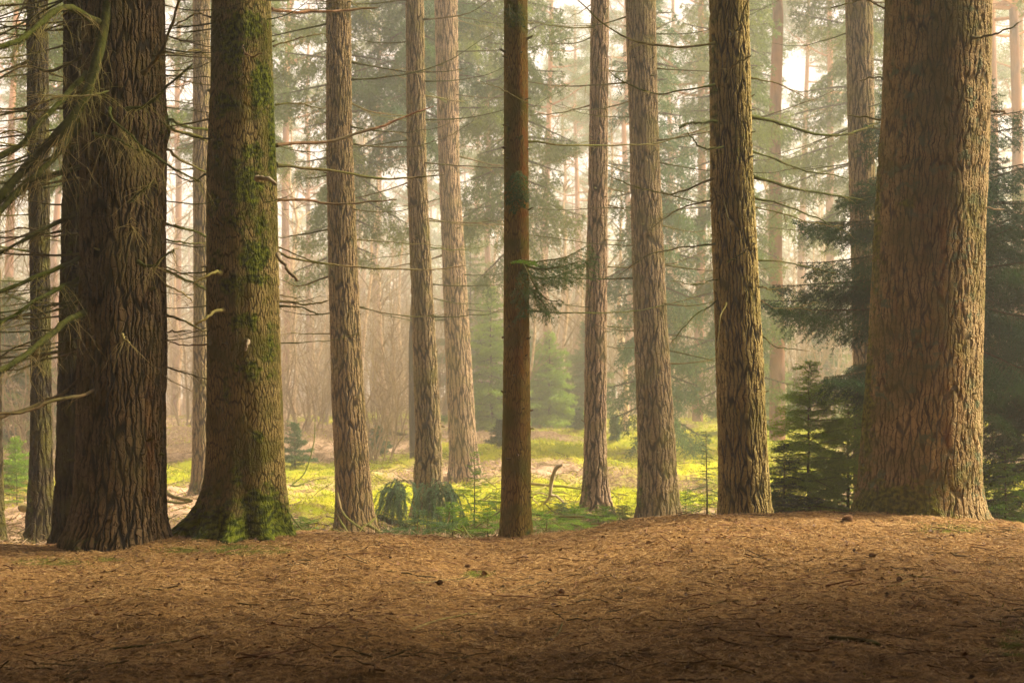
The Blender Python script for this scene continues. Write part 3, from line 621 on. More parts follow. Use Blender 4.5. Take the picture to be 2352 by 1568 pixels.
MID = [
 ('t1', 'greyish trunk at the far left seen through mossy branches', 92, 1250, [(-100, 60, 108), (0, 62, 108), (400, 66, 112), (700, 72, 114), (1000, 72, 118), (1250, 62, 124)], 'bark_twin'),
 ('t4', 'reddish brown trunk partly hidden behind the left edge of the mossy one', 462, 1133, [(-100, 444, 480), (0, 444, 481), (400, 444, 484), (700, 445, 487), (1000, 443, 489), (1135, 442, 492)], 'bark_hazy'),
 ('t7', 'hazy trunk standing among drooping spruce boughs, left of a close pair', 982, 1190, [(-100, 930, 972), (0, 932, 973), (400, 936, 980), (700, 946, 996), (1000, 955, 1013), (1190, 948, 1019)], 'bark_hazy'),
 ('t8', 'hazy trunk leaning slightly, right one of a close pair, sapling at its foot', 1070, 1098, [(-100, 996, 1049), (0, 998, 1050), (400, 1008, 1055), (700, 1020, 1075), (1000, 1031, 1094), (1098, 1034, 1106)], 'bark_hazy2'),
 ('t10', 'narrow straight hazy trunk rising from yellow moss right of the slender one', 1368, 1172, [(-100, 1359, 1399), (0, 1358, 1398), (400, 1352, 1395), (700, 1345, 1393), (1000, 1342, 1392), (1172, 1339, 1398)], 'bark_hazy2'),
 ('t11', 'broad hazy trunk left of the tall fissured one on the crest', 1512, 1203, [(-100, 1435, 1503), (0, 1437, 1506), (300, 1447, 1512), (700, 1455, 1530), (1000, 1465, 1550), (1200, 1465, 1560)], 'bark_hazy'),
 ('t14', 'hazy trunk whose foot is hidden behind the left edge of the giant one', 2000, 1190, [(-100, 1941, 2001), (0, 1943, 2003), (400, 1950, 2008), (700, 1958, 2016), (1190, 1964, 2030)], 'bark_hazy'),
]
for key, lab, px, py, rows, mt in MID:
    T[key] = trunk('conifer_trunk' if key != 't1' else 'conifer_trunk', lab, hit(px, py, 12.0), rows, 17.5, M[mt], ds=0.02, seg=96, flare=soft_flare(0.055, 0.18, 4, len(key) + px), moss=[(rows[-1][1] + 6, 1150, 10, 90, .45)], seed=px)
T['t0'] = trunk('conifer_trunk', 'dark root flare of a trunk cut off by the left edge of the view', 12.4, [(-100, -70, -8), (700, -68, -2), (950, -66, 1), (1150, -68, 6), (1262, -72, 12)], 15, M['bark_twin'], ds=0.02, seg=100, flare=soft_flare(0.14, 0.11, 5, 0.5), seed=11)

# ---- explicit limbs of the photograph: (tree, points (px, py, distance), r0, r1, material, twig count, twig length)
tw = lambda n, l=0.35, r=0.0028, **k: dict(n=n, l0=l * .35, l1=l, r=r, **k)
LIMBS = [
 ('left', [(262, -60, 10.4), (232, 70, 10.2), (195, 215, 10.1), (140, 295, 10.0), (75, 365, 10.0), (25, 420, 9.9), (-20, 480, 9.8)], .040, .030, 'dead_mossy', tw(60, .5, .003, hang=.9, sub=2)),
 ('left', [(240, 60, 10.3), (150, 20, 9.9), (90, 55, 9.6), (40, 95, 9.4), (-30, 118, 9.2)], .026, .017, 'dead_mossy', tw(26, .45, .003, hang=.5, sub=2)),
 ('left', [(205, 170, 10.4), (165, 215, 10.1), (100, 290, 9.9), (50, 345, 9.8), (-20, 372, 9.7)], .022, .02, 'dead_mossy', tw(22, .45, .003, sub=2)),
 ('left', [(196, 270, 10.5), (110, 380, 10.0), (60, 430, 9.9), (20, 470, 9.8), (-30, 530, 9.7)], .026, .021, 'dead_mossy', tw(24, .4, .003, sub=2, hang=.4)),
 ('left', [(190, 382, 10.5), (150, 395, 10.3), (85, 420, 10.1), (30, 470, 10.0), (-20, 500, 9.9)], .016, .010, 'dead_mossy', tw(20, .4, .0026, sub=2, hang=.5)),
 ('left', [(190, 472, 10.5), (160, 492, 10.4), (110, 515, 10.2), (50, 548, 10.1), (-30, 590, 10.0)], .021, .012, 'dead_mossy', tw(22, .45, .0026, sub=2, hang=.4)),
 ('left', [(188, 592, 10.5), (150, 608, 10.3), (80, 632, 10.1), (20, 655, 10.0), (-30, 668, 9.9)], .018, .013, 'dead_mossy', tw(18, .4, .0026, sub=2, hang=.3)),
 ('left', [(188, 640, 10.5), (140, 662, 10.2), (80, 695, 10.0), (30, 728, 9.9), (-30, 760, 9.8)], .017, .011, 'dead_mossy', tw(18, .4, .0026, sub=2, hang=.3)),
 ('left', [(205, 716, 10.4), (160, 742, 10.1), (100, 792, 9.8), (45, 835, 9.6), (-30, 870, 9.4)], .024, .022, 'dead_mossy', tw(24, .45, .003, sub=2, hang=.4)),
 ('left', [(178, 878, 10.5), (140, 905, 10.3), (80, 930, 10.1), (20, 955, 9.9), (-30, 968, 9.8)], .015, .010, 'dead', tw(10, .3, .0024)),
 ('left', [(230, 888, 10.3), (180, 905, 10.1), (120, 918, 9.9), (60, 945, 9.8), (-30, 945, 9.6)], .013, .009, 'dead', tw(8, .3, .0024)),
 ('left', [(182, 800, 10.6), (150, 820, 10.5), (100, 828, 10.4), (40, 850, 10.3), (-20, 838, 10.3)], .008, .005, 'dead', tw(14, .35, .0022, sub=2)),
 ('left', [(180, 540, 10.7), (120, 545, 10.8), (60, 530, 10.9), (-20, 545, 11.0)], .008, .005, 'dead', tw(16, .4, .0022, sub=2)),
 ('left', [(190, 130, 10.7), (120, 160, 10.8), (50, 150, 10.9), (-20, 190, 11.0)], .012, .006, 'dead', tw(22, .5, .0024, sub=3)),
 ('left', [(190, 210, 10.8), (100, 235, 11.0), (40, 260, 11.3), (-30, 250, 11.5)], .012, .006, 'dead', tw(22, .5, .0024, sub=3)),
 ('left', [(190, 330, 10.8), (110, 330, 11.0), (40, 310, 11.3), (-30, 330, 11.5)], .010, .005, 'dead', tw(22, .5, .0024, sub=3)),
 ('left', [(330, 170, 10.2), (370, 120, 10.0), (395, 50, 9.9), (425, -20, 9.8)], .014, .008, 'dead', tw(8, .3, .0024)),
 ('left', [(290, 250, 10.15), (335, 238, 10.0), (385, 200, 9.85), (440, 150, 9.8)], .014, .006, 'dead_mossy', tw(14, .4, .0024, hang=.8, sub=1)),
 ('left', [(310, 360, 10.15), (330, 345, 10.0), (350, 352, 9.9), (385, 372, 9.9), (430, 395, 9.95), (468, 415, 10.0)], .012, .006, 'dead_mossy', tw(12, .4, .0024, hang=.8, sub=1)),
 ('left', [(298, 462, 10.15), (312, 450, 10.05), (332, 432, 9.95), (345, 412, 9.9)], .010, .004, 'dead_mossy', tw(11, .42, .0024, hang=.9)),
 ('left', [(300, 530, 10.15), (306, 512, 10.05), (308, 490, 10.0)], .008, .005, 'dead', tw(9, .42, .0024, hang=.9)),
 ('left', [(315, 598, 10.15), (340, 602, 10.0), (362, 603, 9.9), (382, 582, 9.85), (400, 570, 9.85)], .010, .005, 'dead_mossy', tw(15, .38, .0024, hang=.7)),
 ('left', [(282, 770, 10.15), (292, 782, 9.98), (302, 786, 9.9)], .008, .005, 'dead_tan', tw(8, .36, .0024, hang=.7)),
 ('left', [(250, 250, 10.15), (262, 280, 9.9), (300, 310, 9.8), (330, 330, 9.75)], .010, .004, 'dead_mossy', tw(16, .5, .0024, hang=.9, sub=1)),
 ('left', [(215, 310, 10.2), (250, 320, 10.0), (300, 345, 9.9), (335, 350, 9.8)], .010, .004, 'dead_mossy', tw(16, .5, .0024, hang=.6, sub=1)),
 ('left', [(376, 268, 10.6), (410, 282, 10.9), (450, 292, 11.2), (500, 300, 11.5)], .013, .008, 'dead_mossy', tw(6, .3, .0022)),
 ('left', [(376, 288, 10.6), (410, 300, 10.9), (450, 312, 11.1), (482, 330, 11.3)], .014, .009, 'dead', tw(6, .3, .0022)),
 ('left', [(374, 338, 10.6), (400, 355, 10.9), (430, 378, 11.2), (480, 395, 11.5)], .012, .008, 'dead', tw(8, .3, .0022)),
 ('left', [(374, 120, 10.7), (410, 130, 11.0), (450, 125, 11.3), (490, 150, 11.5)], .009, .005, 'dead', tw(10, .35, .0022, sub=2)),
 ('left', [(374, 515, 10.6), (410, 522, 10.9), (450, 535, 11.2), (490, 545, 11.5)], .011, .008, 'dead_mossy', tw(6, .3, .0022)),
 ('left', [(374, 552, 10.6), (410, 556, 10.9), (440, 560, 11.1), (480, 556, 11.4)], .008, .005, 'dead_mossy', tw(9, .3, .0022, sub=1)),
 ('left', [(376, 618, 10.6), (410, 635, 10.9), (440, 648, 11.1), (490, 668, 11.4)], .012, .008, 'dead_mossy', tw(9, .3, .0022, sub=1)),
 ('left', [(374, 650, 10.6), (410, 665, 10.9), (440, 690, 11.1)], .008, .004, 'dead_tan', tw(8, .3, .0022, sub=1)),
 ('left', [(376, 723, 10.6), (420, 738, 10.9), (460, 752, 11.1), (495, 755, 11.3)], .010, .006, 'dead', tw(6, .25, .0022)),
 ('left', [(376, 762, 10.6), (410, 768, 10.8), (438, 768, 10.9)], .007, .004, 'dead', tw(4, .2, .002)),
 ('left', [(374, 860, 10.6), (385, 868, 10.4), (405, 880, 10.3), (436, 889, 10.2)], .006, .003, 'bleached', tw(2, .1, .002)),
 # the mossy tree
 ('mossy', [(636, 335, 10.9), (690, 331, 11.1), (755, 325, 11.3), (850, 300, 11.5), (920, 272, 11.6), (995, 243, 11.7)], .014, .007, 'dead_red', tw(10, .35, .0024)),
 ('mossy', [(634, 378, 10.9), (690, 385, 11.1), (800, 397, 11.4), (880, 410, 11.6), (940, 408, 11.7), (1010, 403, 11.8)], .013, .006, 'dead', tw(14, .3, .0024)),
 ('mossy', [(634, 460, 10.9), (690, 463, 11.1), (760, 471, 11.3), (840, 466, 11.4), (910, 459, 11.5)], .011, .006, 'dead_red', tw(8, .25, .0024)),
 ('mossy', [(640, 580, 10.9), (690, 592, 11.1), (780, 604, 11.4), (900, 611, 11.7), (980, 608, 11.9), (1070, 599, 12.1)], .010, .004, 'dead', tw(12, .3, .0022)),
 ('mossy', [(622, 24, 10.9), (690, 27, 11.2), (770, 26, 11.4), (868, 17, 11.6)], .013, .009, 'dead_red', tw(8, .3, .0024)),
 ('mossy', [(640, 692, 10.8), (690, 694, 10.9), (745, 688, 11.0)], .009, .006, 'dead', tw(5, .2, .0022)),
 ('mossy', [(640, 702, 10.8), (680, 706, 10.8), (715, 716, 10.8), (740, 724, 10.8)], .008, .005, 'dead_mossy', tw(4, .2, .0022)),
 ('mossy', [(640, 585, 10.6), (652, 605, 10.5), (665, 630, 10.45), (686, 655, 10.4)], .016, .013, 'bleached', None),
 ('mossy', [(592, 410, 10.45), (605, 412, 10.3), (628, 420, 10.2)], .018, .013, 'bleached', None),
 ('mossy', [(508, 628, 10.5), (492, 626, 10.35), (478, 632, 10.25), (440, 650, 10.2)], .014, .006, 'dead_tan', tw(3, .15, .002)),
 ('mossy', [(513, 712, 10.5), (498, 716, 10.35), (482, 726, 10.25), (462, 738, 10.2)], .014, .008, 'dead_tan', None),
 ('mossy', [(568, 785, 10.5), (572, 790, 10.4), (571, 800, 10.36), (569, 812, 10.36)], .014, .010, 'bleached', None),
 ('mossy', [(566, 130, 10.5), (566, 128, 10.3), (590, 135, 10.2), (610, 130, 10.15)], .008, .004, 'dead_red', tw(3, .15, .002)),
 ('mossy', [(566, 130, 10.5), (560, 118, 10.35), (552, 105, 10.3)], .006, .004, 'bleached', None),
 ('mossy', [(488, 40, 10.8), (440, 30, 11.1), (390, 60, 11.3)], .008, .005, 'dead', tw(8, .3, .002, sub=1)),
 ('mossy', [(478, 400, 10.7), (440, 420, 10.6), (400, 400, 10.6)], .008, .004, 'dead_mossy', tw(8, .3, .002, sub=1)),
 ('mossy', [(480, 790, 10.7), (430, 795, 10.6), (390, 782, 10.5)], .006, .004, 'dead_red', tw(4, .2, .002)),
 ('mossy', [(632, 240, 10.8), (690, 235, 11.0), (740, 250, 11.2)], .007, .004, 'dead', tw(10, .4, .002, sub=2)),
 ('mossy', [(628, 110, 10.8), (690, 95, 11.0), (745, 88, 11.2)], .007, .004, 'dead', tw(12, .4, .002, sub=2)),
 # slender tree
 ('t9', [(1212, 325, 11.0), (1290, 332, 11.5), (1400, 331, 12.0), (1500, 328, 12.4), (1570, 305, 12.6), (1640, 280, 12.8)], .008, .004, 'dead', tw(20, .45, .0022, sub=1)),
 ('t9', [(1216, 712, 11.0), (1320, 716, 11.5), (1430, 715, 12.0), (1530, 703, 12.4), (1635, 672, 12.8)], .007, .003, 'dead_mossy', tw(18, .4, .0022, sub=1)),
 ('t9', [(1212, 235, 10.8), (1150, 200, 10.4), (1110, 190, 10.2)], .004, .002, 'dead', tw(4, .2, .002)),
 # tall fissured tree
 ('t12', [(1716, 268, 11.6), (1790, 285, 11.8), (1860, 306, 12.0), (1930, 311, 12.2), (1975, 300, 12.4), (2020, 285, 12.6)], .014, .007, 'dead_mossy', tw(18, .4, .0024, sub=1)),
 ('t12', [(1722, 343, 11.6), (1790, 365, 11.8), (1850, 390, 12.0), (1900, 400, 12.1), (1950, 412, 12.3)], .009, .004, 'dead_mossy', tw(14, .35, .0024, sub=1)),
 ('t12', [(1728, 405, 11.6), (1800, 420, 11.8), (1870, 432, 12.0), (1930, 443, 12.2), (2000, 450, 12.4)], .013, .007, 'dead_mossy', tw(12, .35, .0024, sub=1)),
 ('t12', [(1730, 455, 11.6), (1800, 470, 11.8), (1870, 498, 12.0), (1950, 540, 12.2)], .009, .004, 'dead_mossy', tw(12, .3, .0024)),
 ('t12', [(1732, 475, 11.6), (1800, 492, 11.9), (1870, 515, 12.2), (1930, 528, 12.4)], .007, .003, 'dead', tw(10, .3, .0024)),
 ('t12', [(1738, 596, 11.6), (1800, 606, 11.8), (1870, 620, 12.0), (1935, 632, 12.2)], .008, .004, 'dead_mossy', tw(10, .3, .0024)),
 ('t12', [(1742, 658, 11.6), (1780, 664, 11.8), (1830, 660, 12.0)], .006, .003, 'dead', tw(6, .3, .0022)),
 ('t12', [(1744, 690, 11.6), (1780, 712, 11.8), (1830, 712, 12.0), (1870, 700, 12.1)], .006, .003, 'dead', tw(6, .3, .0022)),
 ('t12', [(1750, 770, 11.6), (1790, 795, 11.8), (1850, 800, 12.0)], .006, .003, 'dead_mossy', tw(6, .3, .0022)),
 ('t12', [(1726, 180, 11.7), (1790, 190, 11.9), (1850, 215, 12.1)], .007, .004, 'dead', tw(12, .35, .0022, sub=1)),
 ('t12', [(1640, 100, 11.3), (1560, 108, 11.2), (1470, 100, 11.2), (1390, 60, 11.2), (1310, -10, 11.2)], .010, .005, 'dead', tw(24, .45, .0024, sub=1)),
 ('t12', [(1640, 195, 11.3), (1580, 205, 11.2), (1510, 215, 11.1), (1440, 190, 11.1), (1400, 170, 11.1)], .008, .004, 'dead_mossy', tw(18, .4, .0024, sub=1)),
 ('t12', [(1650, 282, 11.2), (1600, 284, 11.1), (1560, 300, 11.0)], .010, .006, 'dead_mossy', tw(8, .3, .0024)),
 ('t12', [(1660, 338, 11.2), (1610, 340, 11.1), (1575, 300, 11.0)], .008, .005, 'dead_mossy', tw(8, .3, .0024)),
 ('t12', [(1638, 410, 11.4), (1560, 440, 11.3), (1490, 440, 11.2), (1410, 410, 11.2)], .008, .004, 'dead', tw(16, .4, .0022, sub=1)),
 ('t12', [(1640, 455, 11.4), (1560, 480, 11.3), (1500, 520, 11.2)], .007, .004, 'dead', tw(14, .4, .0022, sub=1)),
 ('t12', [(1640, 560, 11.4), (1560, 572, 11.3), (1480, 590, 11.2), (1400, 640, 11.2)], .007, .003, 'dead_mossy', tw(16, .4, .0022, sub=1)),
 ('t12', [(1645, 690, 11.4), (1590, 740, 11.2), (1540, 800, 11.1)], .006, .003, 'dead_mossy', tw(14, .35, .0022, sub=1)),
 ('t12', [(1646, 640, 11.4), (1600, 650, 11.2), (1550, 640, 11.1)], .006, .003, 'dead_mossy', tw(14, .35, .0022, sub=1)),
 ('t12', [(1680, 85, 11.25), (1700, 60, 11.1), (1715, 20, 11.0), (1735, -30, 10.9)], .009, .005, 'dead', tw(3, .2, .002)),
 ('t12', [(1668, 192, 11.2), (1680, 158, 11.1), (1700, 142, 11.0), (1722, 128, 10.95)], .010, .005, 'dead', tw(6, .25, .002)),
 ('t12', [(1670, 600, 11.2), (1690, 580, 11.1), (1715, 565, 11.0)], .007, .004, 'dead_mossy', tw(6, .25, .002)),
 ('t12', [(1668, 695, 11.2), (1655, 730, 11.05), (1652, 780, 10.95), (1665, 820, 10.9), (1690, 870, 10.85)], .006, .003, 'dead_tan', tw(5, .2, .002)),
 ('t12', [(1660, 460, 11.2), (1670, 500, 11.05), (1690, 520, 11.0)], .005, .003, 'dead', tw(5, .2, .002)),
 # giant
 ('giant', [(2232, 85, 10.6), (2255, 80, 10.4), (2290, 70, 10.3), (2335, 50, 10.3)], .011, .005, 'dead', tw(5, .2, .0022)),
 ('giant', [(2262, 262, 10.8), (2285, 262, 10.8), (2310, 266, 10.8)], .012, .009, 'dead', None),
 ('giant', [(2252, 478, 10.8), (2280, 478, 10.7), (2312, 480, 10.7)], .008, .005, 'bleached', None),
 ('giant', [(2026, 272, 11.0), (1990, 274, 11.2), (1938, 273, 11.4)], .009, .005, 'dead', None),
 ('giant', [(2026, 180, 11.0), (2000, 182, 11.2), (1970, 180, 11.4)], .008, .005, 'dead', None),
 ('giant', [(2030, 20, 11.0), (1980, 10, 11.3), (1900, 30, 11.6)], .008, .004, 'dead', tw(5, .2, .0022)),
]
for k, (tr, pts, r0, r1, mt, t_) in enumerate(LIMBS):
    limb(T[tr], pts, r0, r1, mt, t_, seed=k)

rng = np.random.default_rng(77)
def many_limbs(key, n, pmin, pmax, lmin, lmax, r0, tw_=8, mats=('dead', 'dead_mossy'), sub=1, bias=0.8):
    t = T[key]
    for k in range(n):
        py = pmin + (pmax - pmin) * (k + rng.uniform(0, .9)) / n
        z = CAMZ + (HOR - py) * t['Y'] / F
        az = rng.normal(0, 0.5) + (0 if rng.uniform() < 0.5 else PI) if rng.uniform() < bias else rng.uniform(0, 2 * PI)
        dead_limb(t, z, az, rng.uniform(lmin, lmax) * (1.0 - 0.35 * max(0, (py - 300)) / 900), r0 * rng.uniform(.7, 1.2), rng, mats[rng.integers(len(mats))], tw_, rng.uniform(0.0, .3), rng.uniform(0.05, .35), sub=sub, twmat='dead_mossy' if rng.uniform() < .4 else 'dead_tan')
def many_stubs(key, n, pmin, pmax, r0=0.008, L=0.05):
    t = T[key]
    for k in range(n):
        z = CAMZ + (HOR - rng.uniform(pmin, pmax)) * t['Y'] / F
        stub(t, z, -PI / 2 + rng.normal(0, 0.9), rng.uniform(.3, 1.3) * L, r0 * rng.uniform(.7, 1.4), rng)
many_limbs('t6', 16, -60, 820, 0.7, 1.7, .009, 9)
many_limbs('t7', 16, -60, 760, 0.7, 1.9, .009, 9)
many_limbs('t8', 17, -60, 780, 0.8, 2.2, .011, 9)
many_limbs('t10', 14, -60, 850, 0.6, 1.6, .008, 9)
many_limbs('t11', 20, -60, 860, 0.7, 1.9, .009, 9)
many_limbs('t4', 10, -60, 700, 0.5, 1.3, .009, 7)
many_limbs('t1', 18, -60, 800, 0.6, 1.6, .009, 12, sub=2)
many_limbs('t14', 9, -60, 700, 0.5, 1.2, .009, 5)
many_limbs('twin', 9, 0, 800, 0.5, 1.2, .008, 10, bias=.6)
for key, n, L in (('left', 8, .05), ('mossy', 14, .04), ('t6', 14, .05), ('t7', 16, .05), ('t8', 14, .05), ('t10', 18, .05), ('t11', 16, .05), ('t12', 22, .04), ('giant', 7, .04), ('t4', 6, .04), ('t14', 8, .05)):
    many_stubs(key, n, 0, 1050, 0.008 if key not in ('left', 'giant') else 0.013, L)
for key, n in (('left', 17), ('twin', 12), ('t1', 12)):
    for k in range(n):
        t_ = T[key]; z = CAMZ + (HOR - rng.uniform(-80, 860)) * t_['Y'] / F
        dead_limb(t_, z, PI + rng.normal(.1, .45), rng.uniform(.8, 1.9), rng.uniform(.005, .011), rng, 'dead' if k % 2 else 'dead_mossy', 20, rng.uniform(.1, .5), rng.uniform(.0, .3), tl=.55, sub=3, twmat='dead_tan' if k % 3 else 'dead_mossy')
for key, n, az_ in (('left', 12, 0.15), ('mossy', 10, PI - .2), ('mossy', 9, 0.1)):
    for k in range(n):
        t_ = T[key]; z = CAMZ + (HOR - rng.uniform(-60, 830)) * t_['Y'] / F
        dead_limb(t_, z, az_ + rng.normal(.1, .4), rng.uniform(.35, .9), rng.uniform(.004, .008), rng, 'dead' if k % 2 else 'dead_mossy', 12, rng.uniform(.0, .4), rng.uniform(.0, .4), tl=.38, sub=2, twmat='dead')
many_stubs('t9', 44, 0, 1150, 0.0075, 0.04)

# ---- living boughs near the slender tree
def bough(Tr, pts, twl, mat='fol_blue', seed=0, hang=0.1, r0=0.009, name='bough', per=230, nl=.021, nw=.0042, sp=.045):
    r_ = np.random.default_rng(seed); P = spline([W(*p) for p in pts], 14)
    a = Acc(); a.tube(P, np.linspace(r0, r0 * .25, 14), 5, 1); spray(a, r_, P, twl, sp, per, nl, nw, .6, hang, 0, 1)
    return a.build(name, [M[mat], M['dead']], Tr['root'])
bough(T['t9'], [(1195, 612, 10.9), (1240, 600, 11.1), (1300, 590, 11.3), (1352, 562, 11.5)], .24, seed=1, hang=.25)
bough(T['t9'], [(1195, 606, 10.9), (1240, 618, 10.8), (1290, 612, 10.7), (1330, 600, 10.6)], .22, seed=6, hang=.3)
bough(T['t9'], [(1198, 660, 10.9), (1230, 668, 10.9), (1262, 690, 10.9), (1290, 690, 10.9)], .16, seed=7, hang=.4)
bough(T['t9'], [(1198, 600, 10.9), (1220, 640, 10.7), (1235, 668, 10.65)], .14, seed=8, hang=.4)
bough(T['t9'], [(1195, 625, 10.85), (1250, 640, 11.0), (1310, 622, 11.1), (1370, 588, 11.2)], .26, seed=2, hang=.25)
bough(T['t9'], [(1200, 640, 10.8), (1225, 670, 10.75), (1250, 700, 10.7), (1255, 716, 10.7)], .15, seed=3, hang=.6)
bough(T['t9'], [(1190, 600, 10.75), (1200, 598, 10.6), (1228, 600, 10.4)], .09, seed=4, mat='fol_green')
bough(T['t9'], [(1185, 650, 10.75), (1205, 690, 10.6), (1203, 722, 10.58)], .12, seed=5, hang=.6)
for q, (a_, b_) in enumerate([((1190, 392), (1208, 415)), ((1186, 400), (1168, 425)), ((1188, 405), (1190, 450)), ((1182, 415), (1166, 465)), ((1195, 410), (1210, 455)), ((1186, 430), (1182, 488)), ((1192, 395), (1178, 405)), ((1192, 430), (1203, 472))]):
    bough(T['t9'], [(a_[0], a_[1], 10.8), ((a_[0] + b_[0]) / 2 , (a_[1] + b_[1]) / 2 - 4, 10.66), (b_[0], b_[1], 10.64)], .075, seed=20 + q, hang=.5, r0=.003, mat='fol_dark' if q % 4 else 'fol_blue', name='shoot', nl=.018, nw=.006, per=170)
for q, (a_, b_) in enumerate([][:0] or [((1175, 25), (1205, 60)), ((1170, 10), (1172, 60)), ((1190, 5), (1200, 45))]):
    bough(T['t9'], [(a_[0], a_[1], 10.8), ((a_[0] + b_[0]) / 2, (a_[1] + b_[1]) / 2, 10.7), (b_[0], b_[1], 10.68)], .05, seed=40 + q, hang=.5, r0=.003, mat='fol_dark', name='shoot', nl=.014, per=120)

# ================================================================== young conifers
rc = np.random.default_rng(12)
def place(px, py, y0=12.0):
    Y = hit(px, py, y0); x = (px - CX) * Y / F; return x, Y, gz(x, Y) 
def px_loc(px, Y): x = (px - CX) * Y / F; return (x, Y, gz(x, Y))
NEAR = dict(nl=.024, nw=.0052, per_m=230)
# dark fir behind the giant trunk
conifer_thing('young_fir', 'dark blue green fir spreading out on both sides behind the giant trunk', 'fir tree', px_loc(2165, 13.2), ('fol_dark', 'bark_spruce'), np.random.default_rng(31),
    h=4.3, rad=1.85, nb=120, twl=.46, sp=.06, flat=.35, hang=.34, e0=.35, e1=-.05, droop=.22, z0=.30, prof=.55, tr=.045, nl=.026, nw=.0055, per_m=190)
conifer_thing('young_fir', 'dense dark fir filling the right edge beside the giant trunk', 'fir tree', px_loc(2385, 13.4), ('fol_dark', 'bark_spruce'), np.random.default_rng(32),
    h=3.2, rad=1.3, nb=100, twl=.42, sp=.06, flat=.35, hang=.30, e0=.3, e1=-.1, droop=.25, z0=.05, prof=.6, tr=.04, nl=.026, nw=.0055, per_m=190)
conifer_thing('young_fir', 'low bright green fir at the right edge behind the crest', 'fir tree', px_loc(2310, 12.6), ('fol_green', 'bark_spruce'), np.random.default_rng(33),
    h=0.95, rad=.62, nb=50, twl=.22, sp=.045, flat=.7, z0=.1, tr=.014, **NEAR)
conifer_thing('sapling', 'dark green fir sapling standing alone between the tall fissured trunk and giant one', 'sapling', px_loc(1862, 13.2), ('fol_young', 'bark_spruce'), np.random.default_rng(34),
    h=1.66, rad=.66, nb=84, twl=.30, sp=.042, flat=.5, hang=.12, z0=.06, e0=.5, e1=.0, droop=.16, tr=.018, **NEAR)
conifer_thing('sapling', 'leafy green fir sapling touching the left edge of the giant trunk', 'sapling', px_loc(1950, 13.6), ('fol_young', 'bark_spruce'), np.random.default_rng(35),
    h=1.5, rad=.62, nb=74, twl=.28, sp=.045, flat=.5, hang=.12, z0=.08, e0=.5, e1=.0, droop=.18, tr=.018, **NEAR)
conifer_thing('sapling', 'low dark fir sapling right at the foot of the tall fissured trunk', 'sapling', px_loc(1800, 12.9), ('fol_dark', 'bark_spruce'), np.random.default_rng(36),
    h=.9, rad=.48, nb=64, twl=.2, sp=.045, flat=.7, z0=.05, tr=.012, **NEAR)
conifer_thing('sapling', 'airy pale green sapling in front of yellow moss left of the tall fissured trunk', 'sapling', px_loc(1622, 14.2), ('fol_blue', 'bark_spruce'), np.random.default_rng(37),
    h=1.05, rad=.30, nb=36, twl=.14, sp=.05, flat=.8, z0=.1, tr=.012, nl=.022, nw=.004, per_m=200)
x_, y_, z_ = place(1090, 1222)
conifer_thing('sapling', 'slim green sapling in front of the foot of the leaning hazy trunk', 'sapling', (x_, y_, z_), ('fol_green', 'bark_spruce'), np.random.default_rng(38),
    h=.86, rad=.30, nb=34, twl=.15, sp=.045, flat=.85, z0=.05, tr=.010, e0=.6, **NEAR)
SEED = [(1040, 1240, .35, .42, 'fol_green', 'bushy seedling spreading low, left of the slender trunk'), (1120, 1244, .32, .36, 'fol_green', 'dense seedling touching the left side of the slender trunk'),
 (960, 1240, .26, .34, 'fol_blue', 'bluish seedling beside the mossy log'), (1255, 1232, .22, .36, 'fol_green', 'low seedling just right of the slender trunk'),
 (1320, 1212, .26, .40, 'fol_green', 'bright seedling where the crest starts rising'), (1385, 1205, .2, .34, 'fol_green', 'small seedling below the narrow hazy trunk'),
 (1010, 1215, .25, .36, 'fol_green', 'seedling under the right drooping bough'), (1140, 1190, .30, .30, 'fol_green', 'seedling half hidden by the slender trunk'),
 (1430, 1192, .16, .3, 'fol_blue', 'flat bluish seedling by the fallen branch'), (690, 1232, .20, .3, 'fol_green', 'tiny seedling right of the flaring mossy roots'),
 (1290, 1190, .18, .34, 'fol_blue', 'bluish seedling behind the brightest one right of the slender trunk'), (1575, 1190, .3, .22, 'fol_green', 'thin seedling left of the tall fissured trunk foot'),
 (40, 1160, .5, .3, 'fol_green', 'green seedling at the far left edge'), (1190, 1215, .22, .5, 'fol_green', 'wide flat seedling behind the slender trunk')]
for k, (px, py, h_, r_, mt, lab) in enumerate(SEED):
    x_, y_, z_ = place(px, py, 11.9)
    conifer_thing('seedling', lab, 'seedling', (x_, y_, z_ - .02), (mt, 'bark_spruce'), np.random.default_rng(60 + k), group='conifer seedlings in the dip behind the crest',
        h=h_, rad=r_, nb=18, twl=.17, sp=.045, flat=.7, z0=.08, tr=.008, e0=.5, e1=.15, droop=.3, nl=.022, nw=.0046, per_m=230)
SHR = [(678, 1075, .75, .34, 'fol_blue', 'blue green young spruce right of the mossy trunk, on bright moss'), (1240, 965, .9, .8, 'fol_blue', 'bluish bush on the far moss just right of the slender trunk'),
 (1150, 1025, .5, .3, 'fol_dark', 'small dark bush left of the slender trunk in the clearing'), (1330, 985, .5, .22, 'fol_blue', 'tiny spruce on the far moss left of the narrow trunk'), (1412, 1010, .55, .14, 'fol_blue', 'tiny upright spruce on the moss right of the narrow trunk'),
 (35, 1115, .7, .45, 'fol_young', 'bright green young spruce at the far left edge'), (870, 1045, .6, .3, 'fol_blue', 'faint bluish spruce on the moss beside the plated trunk'), (1295, 960, .7, .6, 'fol_blue', 'low bluish bush on the far edge of the moss'), (1140, 985, 1.1, .7, 'fol_blue', 'loose bluish bush behind the slender trunk')]
